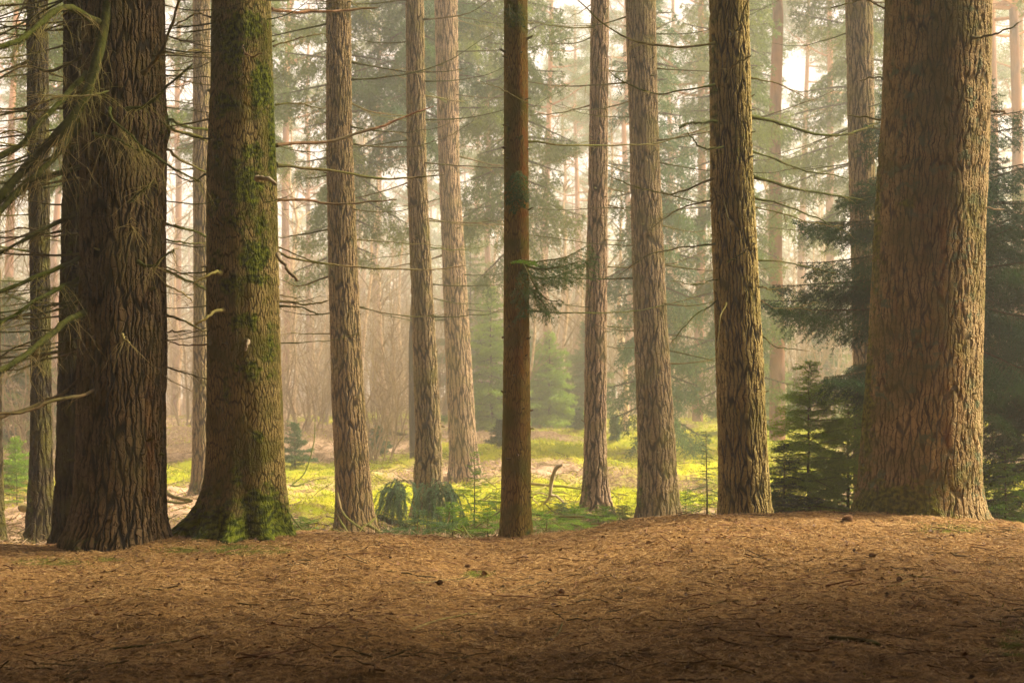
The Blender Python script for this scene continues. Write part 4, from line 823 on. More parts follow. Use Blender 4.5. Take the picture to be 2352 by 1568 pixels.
for k, (px, py, h_, r_, mt, lab) in enumerate(SHR):
    x_, y_, z_ = place(px, py, 13)
    s = max(1, y_ / 16)
    conifer_thing('young_spruce', lab, 'young spruce', (x_, y_, z_ - .02), (mt, 'bark_spruce'), np.random.default_rng(90 + k), h=h_, rad=r_, nb=40, twl=.2, sp=.06, flat=.5, z0=.05, tr=.012, e0=.6, e1=.2, nl=.03 * s, nw=.007 * s, per_m=150)
# taller young spruces behind the clearing
YS = [(1128, 36, 3.7, 1.15, 'fol_young', 'fresh green young spruce left of the slender trunk beyond the moss'), (1262, 39, 2.6, 1.0, 'fol_young', 'pale green young spruce right of the slender trunk beyond the moss'),
 (1345, 41, 2.9, .9, 'fol_spruce', 'dull green young spruce directly behind the narrow trunk'), (1080, 43, 6.5, 1.5, 'fol_spruce', 'tall loose young spruce between the close pair and the slender trunk'),
 (1740, 34, 2.8, 1.1, 'fol_spruce', 'misty young spruce behind the tall fissured trunk'), (1195, 45, 3.2, 1.2, 'fol_spruce', 'dim young spruce mostly behind the slender trunk'),
 (20, 30, 3.6, 1.4, 'fol_spruce', 'misty spruce at the far left edge'), (1900, 40, 4.6, 1.2, 'fol_spruce', 'hazy spruce left of the giant trunk beyond the moss')]
for k, (px, Y, h_, r_, mt, lab) in enumerate(YS):
    conifer_thing('young_spruce', lab, 'young spruce', px_loc(px, Y), (mt, 'bark_spruce'), np.random.default_rng(130 + k), h=h_, rad=r_ * 1.15, nb=85, twl=.5, sp=.10, flat=.2, z0=.03, hang=.15, e0=.5, e1=.0, nl=.075, nw=.018, per_m=70, tr=.04)
# large drooping spruces in the middle distance
BS = [(1497, 25.5, 9.5, 1.25, .06, 'dark drooping spruce right behind the broad hazy trunk'), (1688, 27, 12, 1.7, .10, 'drooping spruce right behind the tall fissured trunk'),
 (955, 27, 15, 2.1, .40, 'spruce with dark boughs hanging behind the left of the close hazy pair'), (1187, 27, 13, 1.45, .30, 'spruce whose boughs hang on both sides of the slender trunk'),
 (1975, 29, 15, 2.3, .28, 'spruce with pale green boughs behind the trunk left of the giant'), (785, 27, 14, 1.5, .28, 'spruce whose boughs hang on both sides of the plated trunk'),
 (1040, 33, 17, 2.3, .46, 'tall spruce behind the right of the close hazy pair'), (1700, 36, 18, 2.0, .36, 'tall misty spruce far behind the tall fissured trunk'), (172, 24, 13, 2.0, .40, 'spruce behind the shaded trunk at left'), (2560, 27, 14, 2.4, .15, 'spruce out beyond the right edge of the view'), (-260, 28, 14, 2.4, .15, 'spruce out beyond the left edge of the view'), (560, 30, 15, 2.2, .40, 'spruce hidden behind the mossy trunk')]
for k, (px, Y, h_, r_, z0_, lab) in enumerate(BS):
    conifer_thing('spruce', lab, 'spruce tree', px_loc(px, Y), ('fol_spruce' if k not in (0, 2) else 'fol_blue', 'bark_spruce'), np.random.default_rng(160 + k), h=h_, rad=r_, nb=74, twl=.66, sp=.16, flat=.25, z0=z0_, hang=.75, e0=.4, e1=-.15, droop=.3, nl=.085, nw=.018, per_m=52, tr=.10, prof=.6)

# ================================================================== drooping boughs, fallen wood
def droop_bough(px, py, Y, rpx, hpx, lab, seed):
    r_ = np.random.default_rng(seed); sc = Y / F; top = W(px, py - hpx, Y); a = Acc()
    root = thing('drooping_bough', lab, 'spruce bough', (top[0], Y, gz(top[0], Y)))
    gzv = root.location.z; A = []; B = []
    n = 40
    for k in range(int(n * 1.25)):
        th = r_.uniform(0, 2 * PI); top = W(px + r_.uniform(-.12, .12) * rpx, py - hpx * (1 - .42 * (k / n / 1.25) ** 1.5), Y); R = rpx * sc * math.sqrt(r_.uniform(.06, 1)); K = 9; s_ = np.linspace(0, 1, K)
        d = np.array([math.cos(th), math.sin(th) * .8, 0]); H = (top[2] - gzv) * r_.uniform(.72, .98)
        top = top + [r_.normal(0, .3) * rpx * sc, 0, -abs(r_.normal(0, .12)) * hpx * sc]; P = top + (d * R + [R * .3 * (-1 if seed == 1 else 1), 0, 0]) * (1.15 * s_ ** .75)[:, None]; P[:, 2] -= H * r_.uniform(.5, 1) * s_ ** 1.8 - 0.05 * np.sin(s_ * 3)
        P += r_.normal(0, .006, P.shape)
        a.tube(P, np.linspace(.004, .0015, K), 3, 1); A.append(P[2:-1]); B.append(P[3:])
        for q in range(1, K - 1):
            for sg in (-1, 1):
                dd = (P[q + 1] - P[q]); dd /= np.linalg.norm(dd); sd = np.cross(dd, [0, 0, 1.]) + r_.normal(0, .3, 3)
                e = P[q] + (dd * .8 + sg * sd * .35 + [0, 0, -.3]) * r_.uniform(.05, .13); A.append(P[q][None]); B.append(e[None])
    needle_rows(a, r_, np.concatenate(A), np.concatenate(B), 240, .02, .005, 0, 0, .6)
    top = W(px, py - hpx, Y); stem = spline([[top[0] - .25 * (1 if seed % 2 else -1), Y + .5, gzv - .05], [top[0] - .1, Y + .2, (top[2] + gzv) / 2], list(top)], 10)
    a.build('foliage', [M['fol_droop'], M['bark_spruce']], root)
    b = Acc(); b.tube(stem, np.linspace(.016, .008, 10), 6); b.build('stem', M['bark_spruce'], root, smooth=True)
Yd = hit(985, 1203) - 0.75
droop_bough(912, 1197, Yd + .2, 46, 97, 'left of two blue green drooping spruce boughs, propped against a hazy trunk', 1)
droop_bough(1004, 1180, Yd, 50, 77, 'right of two blue green drooping spruce boughs, in front of a hazy trunk', 2)

def fallen(name, lab, cat, lines, mat, K=14, S=8):
    """lines: list of (points(px, py, Y), r0, r1)"""
    a = Acc(); P0 = W(*lines[0][0][0]); 
    root = thing(name, lab, cat, (P0[0], P0[1], gz(P0[0], P0[1])))
    for k, (pts, r0, r1) in enumerate(lines):
        P = spline([W(*p) for p in pts], K); r_ = np.random.default_rng(k + len(lab)); P = P + np.cumsum(r_.normal(0, r0 * .25, P.shape), 0) * .5
        R = np.linspace(r0, r1, K) * (1 + .08 * r_.normal(size=K)); R[0] *= .55; R[-1] *= .5; a.tube(P, R, S)
    o = a.build(name + '_mesh', M[mat], root, smooth=True); o.name = 'stem'
    return root
Y1 = hit(1258, 1160)
fallen('bleached_branch', 'curved bleached branch sticking up from the moss right of the slender trunk', 'branch', [([(1292, 1066, Y1 - .1), (1276, 1078, Y1 - .1), (1267, 1110, Y1), (1264, 1138, Y1), (1250, 1158, Y1 + .1)], .028, .016), ([(1264, 1136, Y1), (1280, 1142, Y1), (1300, 1160, Y1 - .3)], .018, .010), ([(1266, 1140, Y1), (1240, 1132, Y1 + .2), (1224, 1140, Y1 + .3), (1238, 1158, Y1)], .010, .006)], 'bleached')
fallen('fallen_branch', 'dark forked dead branch lying across the moss behind the bleached one', 'branch', [([(1215, 1112, Y1 + 1), (1255, 1116, Y1 + .8), (1300, 1120, Y1 + .6), (1350, 1128, Y1 + .5)], .022, .012), ([(1255, 1116, Y1 + .8), (1232, 1128, Y1 + .5), (1215, 1126, Y1 + .4)], .014, .008), ([(1300, 1120, Y1 + .6), (1330, 1098, Y1 + 1.4), (1345, 1090, Y1 + 1.8)], .012, .006)], 'dead_tan')
Y2 = hit(905, 1208)
fallen('mossy_log', 'straight mossy stick lying below the left drooping bough', 'log', [([(868, 1187, Y2 - .3), (900, 1198, Y2 - .2), (945, 1213, Y2)], .030, .022)], 'dead_mossy')
Y3 = hit(1400, 1195)
fallen('fallen_log', 'dark fallen pole half buried in green below the narrow hazy trunk', 'log', [([(1340, 1182, Y3 + .4), (1380, 1188, Y3 + .2), (1420, 1190, Y3), (1468, 1198, Y3 - .3)], .022, .03)], 'dead_mossy')
fallen('fallen_branch', 'thin bare branch propped between the slender trunk and the crest', 'branch', [([(1222, 1180, 15.0), (1280, 1184, 14.8), (1345, 1187, 14.6)], .014, .010)], 'dead')
Y4 = hit(910, 1000, 20)
fallen('fallen_branch', 'black dead branch lying on the far moss right of the plated trunk', 'branch', [([(848, 990, Y4), (880, 987, Y4), (915, 995, Y4), (955, 1006, Y4)], .055, .04), ([(880, 987, Y4), (868, 1000, Y4), (862, 1010, Y4)], .035, .02)], 'dead')
fallen('leaning_sticks', 'bare forked sticks leaning against the foot of the plated trunk', 'sticks', [([(775, 1130, 13.2), (782, 1170, 13.0), (800, 1195, 12.8), (838, 1222, 12.4)], .012, .010), ([(772, 1180, 13.0), (795, 1215, 12.8), (812, 1238, 12.4)], .010, .008), ([(862, 1190, 12.8), (850, 1205, 12.7), (873, 1222, 12.5), (873, 1240, 12.3)], .012, .016), ([(852, 1207, 12.7), (832, 1200, 12.8)], .009, .005)], 'dead')
fallen('leaning_sticks', 'dark branching stick standing behind the crest left of the slender trunk', 'sticks', [([(1034, 1165, 12.8), (1030, 1195, 12.7), (1018, 1215, 12.5), (998, 1240, 12.3)], .008, .007), ([(1062, 1205, 12.4), (1075, 1225, 12.2), (1095, 1247, 11.6)], .006, .016), ([(1040, 1210, 12.6), (1065, 1222, 12.4), (1090, 1240, 12.0)], .006, .006)], 'dead')
fallen('fallen_branch', 'bare dark branch lying between the large ridged trunk and the mossy roots', 'branch', [([(378, 1125, 13.5), (400, 1138, 13.3), (440, 1146, 13.0)], .022, .016), ([(378, 1150, 13), (410, 1155, 12.9), (440, 1150, 12.6)], .012, .010)], 'dead')
fallen('fallen_branch', 'arching thin branch right of the flaring mossy roots', 'branch', [([(655, 1160, 12.4), (680, 1200, 12.2), (735, 1255, 11.5)], .009, .006), ([(668, 1115, 13), (700, 1085, 13.3), (720, 1020, 13.6), (725, 960, 14)], .007, .004), ([(668, 1115, 13), (700, 1112, 13.2)], .010, .006)], 'dead_mossy')
fallen('fallen_log', 'pale rotten log lying in the dip at the far left', 'log', [([(45, 1165, 15), (70, 1170, 14.8), (90, 1178, 14.6)], .04, .035)], 'dead_tan')
fallen('stick', 'short pale stick lying on the sunlit needles right of centre', 'stick', [([(1628, 1246, 9.35), (1640, 1241, 9.4), (1655, 1236, 9.45)], .007, .004)], 'dead_tan')
def on_ground(pts, r): return [(px, py, next((float(Y) for Y in np.linspace(4.5, YC, 600) if W(px, py, Y)[2] <= gz(W(px, py, Y)[0], Y) + r), 9.0)) for px, py in pts]
for lab, pts, r0 in (('long ochre stick on the shaded needles below centre', [(945, 1445), (1000, 1425), (1060, 1412), (1098, 1408)], .007), ('pale straight stick on the shaded needles left of centre', [(940, 1340), (1000, 1334), (1090, 1326)], .005),
        ('flat strip of orange bark on the dark needles at lower right', [(1905, 1464), (1945, 1470), (1990, 1474), (2018, 1482)], .012), ('crooked pale stick on the dark needles below the slender trunk', [(1255, 1470), (1282, 1452), (1292, 1430)], .007),
        ('thin brown stick on the needles at right', [(2060, 1318), (2130, 1324), (2210, 1330)], .005), ('yellowish twig on the needles below the giant trunk', [(2035, 1346), (2070, 1340), (2095, 1330)], .005), ('dark twig across the lower left needles', [(250, 1490), (330, 1482), (420, 1470)], .006), ('slanting twig on the needles at lower right of centre', [(1570, 1404), (1640, 1385), (1700, 1378)], .004)):
    fallen('stick', lab, 'stick', [(on_ground(pts, .006), r0, r0 * .6)], 'dead_tan' if 'dark' not in lab else 'dead')

# pine cones
def cone_mesh():
    a = Acc(); L = .05; n = 70; k = np.arange(n); t = (k + .5) / n; th = k * 2.39996; r = .014 * np.sin(PI * (t * .85 + .12)) ** .7
    P = np.stack([L * (t - .5), r * np.cos(th), r * np.sin(th)], 1); D = np.stack([.55 * np.ones(n), np.cos(th), np.sin(th)], 1); D /= np.linalg.norm(D, axis=1, keepdims=True)
    a.blades(P - D * .004, D, .014, .013, N=np.stack([-np.ones(n), np.cos(th) * .4, np.sin(th) * .4], 1))
    s_ = np.linspace(-.5, .5, 8); a.tube(np.stack([L * s_, 0 * s_, 0 * s_], 1), .012 * np.sqrt(np.maximum(1 - (2 * s_) ** 2, .05)), 8)
    return a.build('pine_cone', M['dead_red'], link=False)
cm = cone_mesh()
for k, (px, py, lab) in enumerate([(2003, 1276, 'dark pine cone on the sunlit needles below the giant trunk'), (2066, 1331, 'dark pine cone nearer the viewer below the giant trunk'), (1948, 1192, 'brown pine cone on the crest against the left foot of the giant trunk'), (1010, 1338, 'pine cone at the shade edge left of the green moss patch'),
        (1112, 1318, 'dark pine cone lying in the small green moss patch'), (1490, 1247, 'brown pine cone on the crest below the broad hazy trunk'), (1290, 1360, 'brown pine cone on the needles right of the green moss patch'), (1075, 1300, 'reddish pine cone just above the green moss patch')]):
    p = on_ground([(px, py)], .012)[0]; w_ = W(*p); o = bpy.data.objects.new('pine_cone', cm); COL.objects.link(o)
    o.location = (w_[0], w_[1], gz(w_[0], w_[1]) + .014); o.rotation_euler = (0, .2, k * 1.3); s_ = 0.75 if k != 2 else 1.5; o.scale = (s_,) * 3; tag(o, lab, 'pine cone', 'pine cones on the needles')

# ================================================================== far trees
def pine_parts(rng, h):
    t1 = Acc(); K = 16; s_ = np.linspace(0, 1, K); wob = np.cumsum(rng.normal(0, .006 * h, (K, 2)), 0); wob -= wob[0]
    P = np.stack([wob[:, 0] * .5, wob[:, 1] * .5, -.3 + (h + .1) * s_], 1); R = .17 * np.linspace(1, .25, K)
    k0 = 8; t1.tube(P[:k0 + 1], R[:k0 + 1], 9, 0); t1.tube(P[k0:], R[k0:], 9, 1)
    c = Acc(); A = []; zs = rng.uniform(.50, .99, 34) * h
    for z in zs:
        th = rng.uniform(0, 2 * PI); q = z / h; L = (3.0 * (1.08 - q) + .5) * rng.uniform(.5, 1.1); i = min(K - 2, int(q * (K - 1))); p0 = P[i] + (P[i + 1] - P[i]) * (q * (K - 1) - i); p0[2] = z
        d = np.array([math.cos(th), math.sin(th), rng.uniform(-.05, .45)]); s2 = np.linspace(0, 1, 8)[:, None]
        B = p0 + d * L * s2 + np.cumsum(rng.normal(0, .09 * L / 3, (8, 3)), 0) * s2; B[:, 2] += .25 * L * s2[:, 0] ** 2 - .12 * L * s2[:, 0]
        c.tube(B, np.linspace(.045, .012, 8) * (L / 3 + .4), 5, 1)
        if rng.uniform() < .22 and q < .7: twigs(c, rng, B, 9, .3, 1.1, .012, .1, mi=1, S=3); continue
        for Q in [B[4:]] + list(twigs(c, rng, B, 7, .35, 1.0, .012, -.1, mi=1, S=3, t0=.35)): 
            A.append(Q[-1]); A.append(Q[len(Q) // 2 + 1])
    A = np.array(A); m_ = len(A); per = 46; idx = np.repeat(np.arange(m_), per); n = len(idx)
    D = rng.normal(0, 1, (n, 3)); D[:, 2] = D[:, 2] * .7 + .35; D /= np.linalg.norm(D, axis=1, keepdims=True)
    off = rng.normal(0, .15, (n, 3)) * np.array([1, 1, .55])
    c.blades(A[idx] + off, D, rng.uniform(.09, .19, n), .020, 0, rng)
    return t1, c
def make_from(accs, name, lab, cat, loc, group, rz=0, sc=1):
    root = thing(name, lab, cat, loc, group); root.rotation_euler = (0, 0, rz); root.scale = (sc,) * 3
    for nm, a, mats, sm in accs:
        me = a.build(nm, [M[q] for q in mats], link=False, smooth=sm); o = bpy.data.objects.new(nm, me); COL.objects.link(o); o.parent = root
    return root
GAPS = [(-999, 0, 'beyond the left edge'), (0, 60, 'left of the greyish trunk at far left'), (60, 190, 'left of the large ridged trunk'), (190, 382, 'behind the large ridged trunk'), (382, 445, 'between the large ridged trunk and the mossy one'), (445, 640, 'behind the mossy trunk'), (640, 750, 'between the mossy trunk and the plated one'), (750, 935, 'between the plated trunk and the close hazy pair'),
        (935, 1060, 'behind the close hazy pair'), (1060, 1157, 'between the hazy pair and the slender trunk'), (1157, 1216, 'behind the slender trunk'), (1216, 1345, 'between the slender trunk and the narrow hazy one'), (1345, 1395, 'behind the narrow hazy trunk'), (1395, 1455, 'between the narrow and the broad hazy trunks'), (1455, 1530, 'behind the broad hazy trunk'),
        (1530, 1640, 'between the broad hazy trunk and the fissured one'), (1640, 1745, 'behind the tall fissured trunk'), (1745, 1960, 'between the fissured trunk and the giant'), (1960, 2260, 'behind the giant trunk'), (2260, 2352, 'right of the giant trunk'), (2352, 9999, 'beyond the right edge')]
def gap(px): return next(t for a, b, t in GAPS if a <= px < b)
ORD = ['leftmost', 'second from left', 'third from left', 'fourth from left', 'fifth from left', 'sixth from left', 'seventh from left', 'eighth from left', 'ninth from left', 'tenth from left', 'eleventh from left', 'twelfth from left', 'thirteenth from left', 'fourteenth from left', 'fifteenth from left', 'sixteenth from left', 'seventeenth from left', 'eighteenth from left', 'nineteenth from left', 'twentieth from left', 'twenty first from left', 'twenty second from left']
def gap_labels(pxs, what):
    order = sorted(range(len(pxs)), key=lambda i: pxs[i]); cnt = {}; out = [None] * len(pxs)
    tot = {}
    for i in order: tot[gap(pxs[i])] = tot.get(gap(pxs[i]), 0) + 1
    for i in order:
        g_ = gap(pxs[i]); k = cnt.get(g_, 0); cnt[g_] = k + 1
        out[i] = f'{what} {g_}' if tot[g_] == 1 else f'{ORD[min(k, 21)]} {what} {g_}'
    return out
rp = np.random.default_rng(300)
protos = []
FP = [(1786, 29, 1.0), (648, 46, 1.0), (1125, 52, .9), (1262, 50, .95), (1440, 55, 1.0), (1602, 40, 1.0), (2290, 36, 1.05), (2334, 33, 1.0), (1052, 60, .9), (868, 58, 1), (715, 62, 1), (1330, 64, 1), (1545, 60, 1), (1850, 56, 1), (1905, 48, 1), (1960, 62, .9), (1200, 66, 1.05), (965, 66, 1), (30, 44, 1), (135, 50, 1), (405, 55, 1), (2270, 60, 1), (2350, 48, 1), (1700, 58, 1.1), (560, 60, 1), (300, 58, 1), (1090, 72, 1), (1290, 76, 1.05), (1490, 74, 1), (1760, 76, 1), (815, 78, 1), (1395, 70, 1.1), (1650, 70, 1), (2150, 58, 1), (-30, 60, 1), (-260, 50, 1), (-420, 62, 1), (2470, 44, 1), (2610, 54, 1), (2760, 48, 1), (2900, 60, 1)]
labs = gap_labels([f_[0] for f_ in FP], 'tall hazy Scots pine')
for k, (px, Y, s) in enumerate(FP):
    loc = px_loc(px, Y); grp = 'scots pines beyond the clearing'
    if k < 5:
        t1, c = pine_parts(rp, 19.0); protos.append(make_from([('trunk', t1, ('bark_pine', 'bark_pine_top'), True), ('crown', c, ('fol_pine', 'bark_pine_top'), False)], 'scots_pine', labs[k], 'pine tree', loc, grp, 0, s))
    else: dup(protos[k % 5], loc, rp.uniform(0, 6.28), s * rp.uniform(.92, 1.08), labs[k], grp)

def birch_parts(rng, h, r, tw_):
    t = Acc(); K = 12; s_ = np.linspace(0, 1, K); wob = np.cumsum(rng.normal(0, .012 * h, (K, 2)), 0); wob -= wob[0]
    P = np.stack([wob[:, 0], wob[:, 1], -.2 + h * s_], 1); t.tube(P, r * np.linspace(1, .15, K), 6)
    c = Acc(); nb = int(12 + h * 2); ts = rng.uniform(.18, .97, nb)
    for q in ts:
        i = min(K - 2, int(q * (K - 1))); p0 = P[i] + (P[i + 1] - P[i]) * (q * (K - 1) - i); th = rng.uniform(0, 6.28); L = h * .26 * (1.15 - q) * rng.uniform(.6, 1.2); s2 = np.linspace(0, 1, 7)[:, None]
        d = np.array([math.cos(th), math.sin(th), rng.uniform(.5, 1.5)]); d /= np.linalg.norm(d)
        B = p0 + d * L * s2 + np.cumsum(rng.normal(0, .03 * L, (7, 3)), 0) * s2
        c.tube(B, r * .28 * np.linspace(1, .3, 7), 3); twigs(c, rng, B, tw_, L * .15, L * .5, r * .10, .1, K=5, S=3, sub=2 if q > .4 else 1, ang=.6)
    return t, c
bp = []
pxs = sorted(list(rp.uniform(-350, 2750, 92)) + [655, 668, 890, 1320, 1335, 1870, 1915, 790, 905, 1040, 405, 430, 2300])
Ys = [rp.uniform(43, 74) if rp.uniform() < .8 else rp.uniform(36, 43) for _ in pxs]
labs = gap_labels(pxs, 'thin pale birch')
for k, (px, Y) in enumerate(zip(pxs, Ys)):
    loc = px_loc(px, Y); grp = 'bare pale birches beyond the clearing'; s = rp.uniform(.7, 1.25)
    if k < 6:
        t, c = birch_parts(rp, rp.uniform(7, 12), rp.uniform(.045, .09), 7); bp.append(make_from([('trunk', t, ('bark_birch',), True), ('crown', c, ('brush',), False)], 'bare_birch', labs[k], 'birch tree', loc, grp, 0, s))
    else: dup(bp[k % 6], loc, rp.uniform(0, 6.28), s, labs[k], grp)
# a few dark scrubby trees at the edge of the moss
sp_ = []
SC_ = [(862, 27, 3.2), (905, 33, 3.8), (880, 40, 5), (1000, 42, 5), (700, 34, 4), (600, 36, 5), (740, 40, 5), (425, 38, 5), (60, 26, 4), (125, 30, 5), (1700, 44, 5), (1830, 36, 4), (1900, 38, 5), (1340, 46, 5), (1560, 44, 5), (2320, 30, 5), (20, 34, 5), (780, 45, 5), (955, 36, 4)]
labs = gap_labels([q[0] for q in SC_], 'bare twiggy shrub')
for k, (px, Y, h_) in enumerate(SC_):
    loc = px_loc(px, Y); grp = 'bare shrubs along the clearing'
    if k < 4:
        root = thing('bare_shrub', labs[k], 'shrub', loc, grp); a = Acc(); r_ = np.random.default_rng(400 + k)
        for q in range(14):
            th = r_.uniform(0, 6.28); L = 4 * r_.uniform(.3, 1); s2 = np.linspace(0, 1, 9)[:, None]; d = np.array([math.cos(th) * .2, math.sin(th) * .2, 1.]); b0 = np.array([math.cos(th), math.sin(th), 0]) * r_.uniform(0, .5)
            B = b0 + d * L * s2 + np.cumsum(r_.normal(0, .16, (9, 3)), 0) * s2 + [0, 0, -.1]; a.tube(B, np.linspace(.022, .005, 9), 4); twigs(a, r_, B, 16, .4, 1.4, .008, 0, K=5, S=3, sub=3, ang=.7)
        me = a.build('stems', M['brush'], link=False); o = bpy.data.objects.new('stems', me); COL.objects.link(o); o.parent = root; root.scale = (h_ / 4,) * 3; sp_.append(root)
    else: dup(sp_[k % 4], loc, rp.uniform(0, 6.28), h_ / 4, labs[k], grp)

def thicket():
    r_ = np.random.default_rng(500); a = Acc(); n = 1500
    Y = r_.uniform(44, 96, n) ; x = r_.uniform(-1, 1, n) * (Y * .42 + 3); z = ground(x, Y); h = r_.uniform(2.2, 7.5, n); K = 7; s_ = np.linspace(0, 1, K)
    P = np.stack([x, Y, z - .1], 1)[:, None] + np.stack([np.zeros(K), np.zeros(K), s_], 1)[None] * h[:, None, None] + np.cumsum(r_.normal(0, .05, (n, K, 3)), 1) * h[:, None, None] * s_[None, :, None] * .5
    a.tube(P, (.022 * np.linspace(1, .2, K))[None] * (Y / 55)[:, None], 3)
    m_ = 15; t = r_.uniform(.15, .98, (n, m_)); k = t * (K - 1); i = np.minimum(k.astype(int), K - 2); u = (k - i)[..., None]; ii = np.arange(n)[:, None]
    p0 = P[ii, i] * (1 - u) + P[ii, i + 1] * u; D = r_.normal(0, .6, (n, m_, 3)); D[..., 2] = r_.uniform(.3, 1.2, (n, m_)); D /= np.linalg.norm(D, axis=-1, keepdims=True)
    L = (h[:, None] * r_.uniform(.12, .34, (n, m_)))[..., None, None]; q = np.linspace(0, 1, 5)[None, None, :, None]
    B = p0[:, :, None] + D[:, :, None] * L * q + np.cumsum(r_.normal(0, .05, (n, m_, 5, 3)), 2) * L * q
    a.tube(B.reshape(-1, 5, 3), np.repeat((.008 * Y / 50)[:, None], m_, 1).reshape(-1, 1) * np.linspace(1, .4, 5)[None], 3)
    # fine second twigs
    c0 = B.reshape(-1, 5, 3); sel = r_.integers(0, len(c0), 42000); p = c0[sel, r_.integers(1, 5, 42000)]; D = r_.normal(0, .7, (42000, 3)); D[:, 2] += .5; D /= np.linalg.norm(D, axis=1, keepdims=True)
    l_ = r_.uniform(.2, .8, 42000)[:, None, None]; a.tube(p[:, None] + D[:, None] * l_ * np.linspace(0, 1, 3)[None, :, None], .006 * np.array([1, .8, .5])[None], 3)
    o = a.build('thicket', M['brush']); tag(o, 'hazy brown thicket of bare saplings beyond the moss', 'thicket', kind='stuff')
thicket()
def far_wood():
    r_ = np.random.default_rng(520); a = Acc(); n = 230; Y = r_.uniform(92, 150, n); x = r_.uniform(-1, 1, n) * (Y * .42 + 4); z = ground(x, Y); h = r_.uniform(11, 19, n); K = 6; s_ = np.linspace(0, 1, K)
    P = np.stack([x, Y, z - .2], 1)[:, None] + np.stack([0 * s_, 0 * s_, s_], 1)[None] * h[:, None, None] + np.cumsum(r_.normal(0, .15, (n, K, 3)), 1) * s_[None, :, None]
    a.tube(P, r_.uniform(.10, .22, n)[:, None] * np.linspace(1, .3, K)[None], 5, 1)
    per = 330; idx = np.repeat(np.arange(n), per); q = r_.uniform(.12, 1, n * per) ** .8; rad = (2.6 * (1.08 - q)) * r_.uniform(0, 1, n * per) ** .5; th = r_.uniform(0, 6.28, n * per)
    th = np.round(th * 1.4 + q * 9) / 1.4 + r_.normal(0, .18, n * per)
    p = np.stack([x[idx] + rad * np.cos(th), Y[idx] + rad * np.sin(th), z[idx] + h[idx] * q - .3 * rad], 1)
    D = np.stack([np.cos(th), np.sin(th), r_.normal(-.2, .5, n * per)], 1) + r_.normal(0, .4, (n * per, 3)); D /= np.linalg.norm(D, axis=1, keepdims=True)
    a.blades(p, D, r_.uniform(.5, 1.2, n * per), .16, 0, r_)
    o = a.build('far_wood', [M['fol_pine'], M['bark_pine']]); tag(o, 'pale conifer wood dissolving in the mist far behind the thicket', 'woodland', kind='stuff')
far_wood()
def understory():
    r_ = np.random.default_rng(510); a = Acc(); n = 60000; Y = r_.uniform(47, 80, n); x = r_.uniform(-1, 1, n) * (Y * .4 + 2)
    kp = fbm(x * .25, Y * .25, 200) + .3 > r_.uniform(0, .8, n); x, Y = x[kp], Y[kp]; n = len(x)
    D = r_.normal(0, .5, (n, 3)); D[:, 2] = 1; D /= np.linalg.norm(D, axis=1, keepdims=True)
    a.blades(np.stack([x, Y, ground(x, Y)], 1), D, r_.uniform(.15, .6, n), .03, rng=r_)
    o = a.build('understory', M['straw']); tag(o, 'low pale dead grass and bracken along the far edge of the clearing', 'undergrowth', kind='stuff')
understory()

# ================================================================== crowns above the frame
cr = []
for k in range(3):
    a, t = conifer(np.random.default_rng(600 + k), h=6.5, rad=1.3, nb=56, twl=.8, sp=.20, flat=.3, z0=.0, hang=.5, e0=.4, e1=-.05, droop=.25, nl=.12, nw=.030, per_m=34, tr=.16, prof=.7)
    cr.append(a.build('crown', [M['fol_spruce'], M['bark_spruce']], link=False))
for k, (key, zc, sc) in enumerate([('left', 8.6, 1.0), ('twin', 8.4, .8), ('mossy', 9.0, .8), ('t6', 11, .7), ('t9', 8.0, .45), ('t12', 10.0, .75), ('giant', 11.0, 1.0), ('t1', 9.5, .8), ('t4', 11.5, .7), ('t7', 11.5, .7), ('t8', 11.5, .7), ('t10', 11.5, .6), ('t11', 11.5, .7), ('t14', 11.5, .7), ('t0', 9.2, .8)]):
    o = bpy.data.objects.new('crown', cr[k % 3]); COL.objects.link(o); o.parent = T[key]['root']; x_, _r = axis(T[key], zc)
    o.location = (x_ - T[key]['root'].location.x, 0, zc - T[key]['root'].location.z); o.scale = (sc,) * 3; o.rotation_euler = (0, 0, k * 1.1)
# unseen spruces added beside and behind the viewer to shade the foreground
a, t = conifer(np.random.default_rng(640), h=9.5, rad=3.7, nb=210, twl=1.2, sp=.17, flat=.3, z0=.0, hang=.45, e0=.4, e1=-.02, droop=.2, nl=.17, nw=.085, per_m=55, tr=.18, prof=.5)
shade = a.build('crown', [M['fol_spruce'], M['bark_spruce']], link=False)
SHADE = [(-3.9, 5.2, 4.8, 1.24), (3.9, 5.4, 4.8, 1.24), (-1.4, -1.6, 3.0, 1.15), (3.2, -2.2, 3.2, 1.15), (-6.4, 0.5, .6, 1.0), (6.9, 0.7, .6, 1.0), (0.4, -5.2, .6, 1.0), (10.2, 6.0, 5.0, 1.2), (6.4, 5.6, 5.0, 1.15), (-5.6, 5.9, 5.4, 1.05), (1.7, -0.8, 3.9, 1.1),
 (-12.5, 1.0, .4, 1.6), (11.5, 1.0, .4, 1.7), (7.1, 4.6, .5, .8), (-6.9, 4.6, .5, .8), (-13.5, 9.5, .4, 1.6), (-8, -8, .4, 1.6), (8, -8, .4, 1.6), (-16, -5, .4, 1.6)]  # out of view ring, added to cut light from the sides and behind
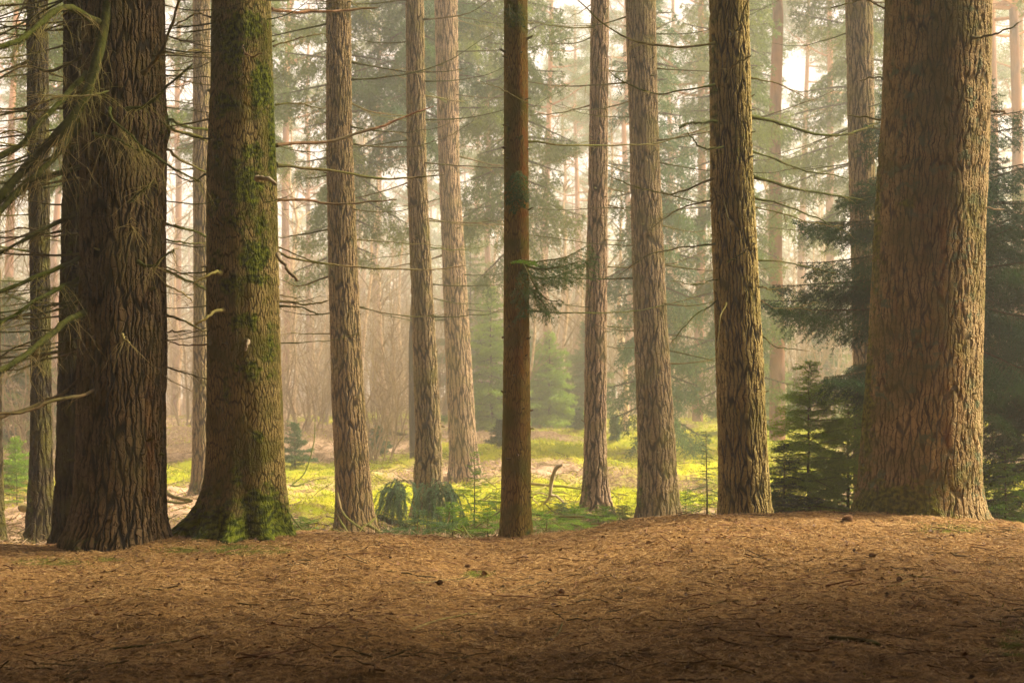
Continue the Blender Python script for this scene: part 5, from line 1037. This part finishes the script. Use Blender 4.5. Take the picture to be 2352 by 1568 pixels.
SHADE_LAB = ['spruce %s the viewer, its canopy shading the foreground needles' % q for q in ('close on the left of', 'close on the right of', 'just behind', 'behind and right of', 'far left of', 'far right of', 'well behind', 'out to the right of', 'ahead and right of', 'ahead and left of', 'directly beside')] + ['dense low branched spruce standing %s, closing off the forest' % q for q in ('left of the viewer', 'right of the viewer', 'right of the mound', 'left of the mound', 'beyond the left edge of the view', 'behind and left of the viewer', 'behind and right of the viewer', 'far back on the left')]
for k, (x_, y_, zc, sc) in enumerate(SHADE):
    z_ = gz(x_, y_); root = thing('spruce', SHADE_LAB[k], 'spruce tree', (x_, y_, z_), 'spruces standing around the viewer')
    o = bpy.data.objects.new('crown', shade); COL.objects.link(o); o.parent = root; o.location = (0, 0, zc); o.scale = (sc,) * 3; o.rotation_euler = (0, 0, k * 1.7)
    b = Acc(); b.tube(np.array([[0, 0, -.3], [0, 0, 3], [0, 0, zc + 1], [0, 0, zc + 8.8]]), np.array([.24, .2, .17, .03]), 14)
    me = b.build('trunk', M['bark_spruce'], link=False, smooth=True); o = bpy.data.objects.new('trunk', me); COL.objects.link(o); o.parent = root

# ================================================================== haze
def haze():
    x0, x1, y0, y1, z0, z1 = -252, 252, -122, 322, -2.5, 23.5
    v = [(x, y, z) for z in (z0, z1) for y in (y0, y1) for x in (x0, x1)]
    f = [(0, 2, 3, 1), (4, 5, 7, 6), (0, 1, 5, 4), (2, 6, 7, 3), (0, 4, 6, 2), (1, 3, 7, 5)]
    me = bpy.data.meshes.new('haze'); me.from_pydata(v, [], f); me.update()
    mt = bpy.data.materials.new('haze'); mt.use_nodes = True; n = mt.node_tree; n.nodes.clear()
    pv = n.nodes.new('ShaderNodeVolumePrincipled'); o_ = n.nodes.new('ShaderNodeOutputMaterial')
    pv.inputs['Color'].default_value = (0.975, 0.95, 0.875, 1); pv.inputs['Density'].default_value = HAZE_DENSITY; pv.inputs['Anisotropy'].default_value = 0.35
    n.links.new(pv.outputs[0], o_.inputs['Volume']); me.materials.append(mt)
    o = bpy.data.objects.new('haze', me); COL.objects.link(o); tag(o, 'warm pale mist filling the forest', 'haze', kind='stuff')
haze()
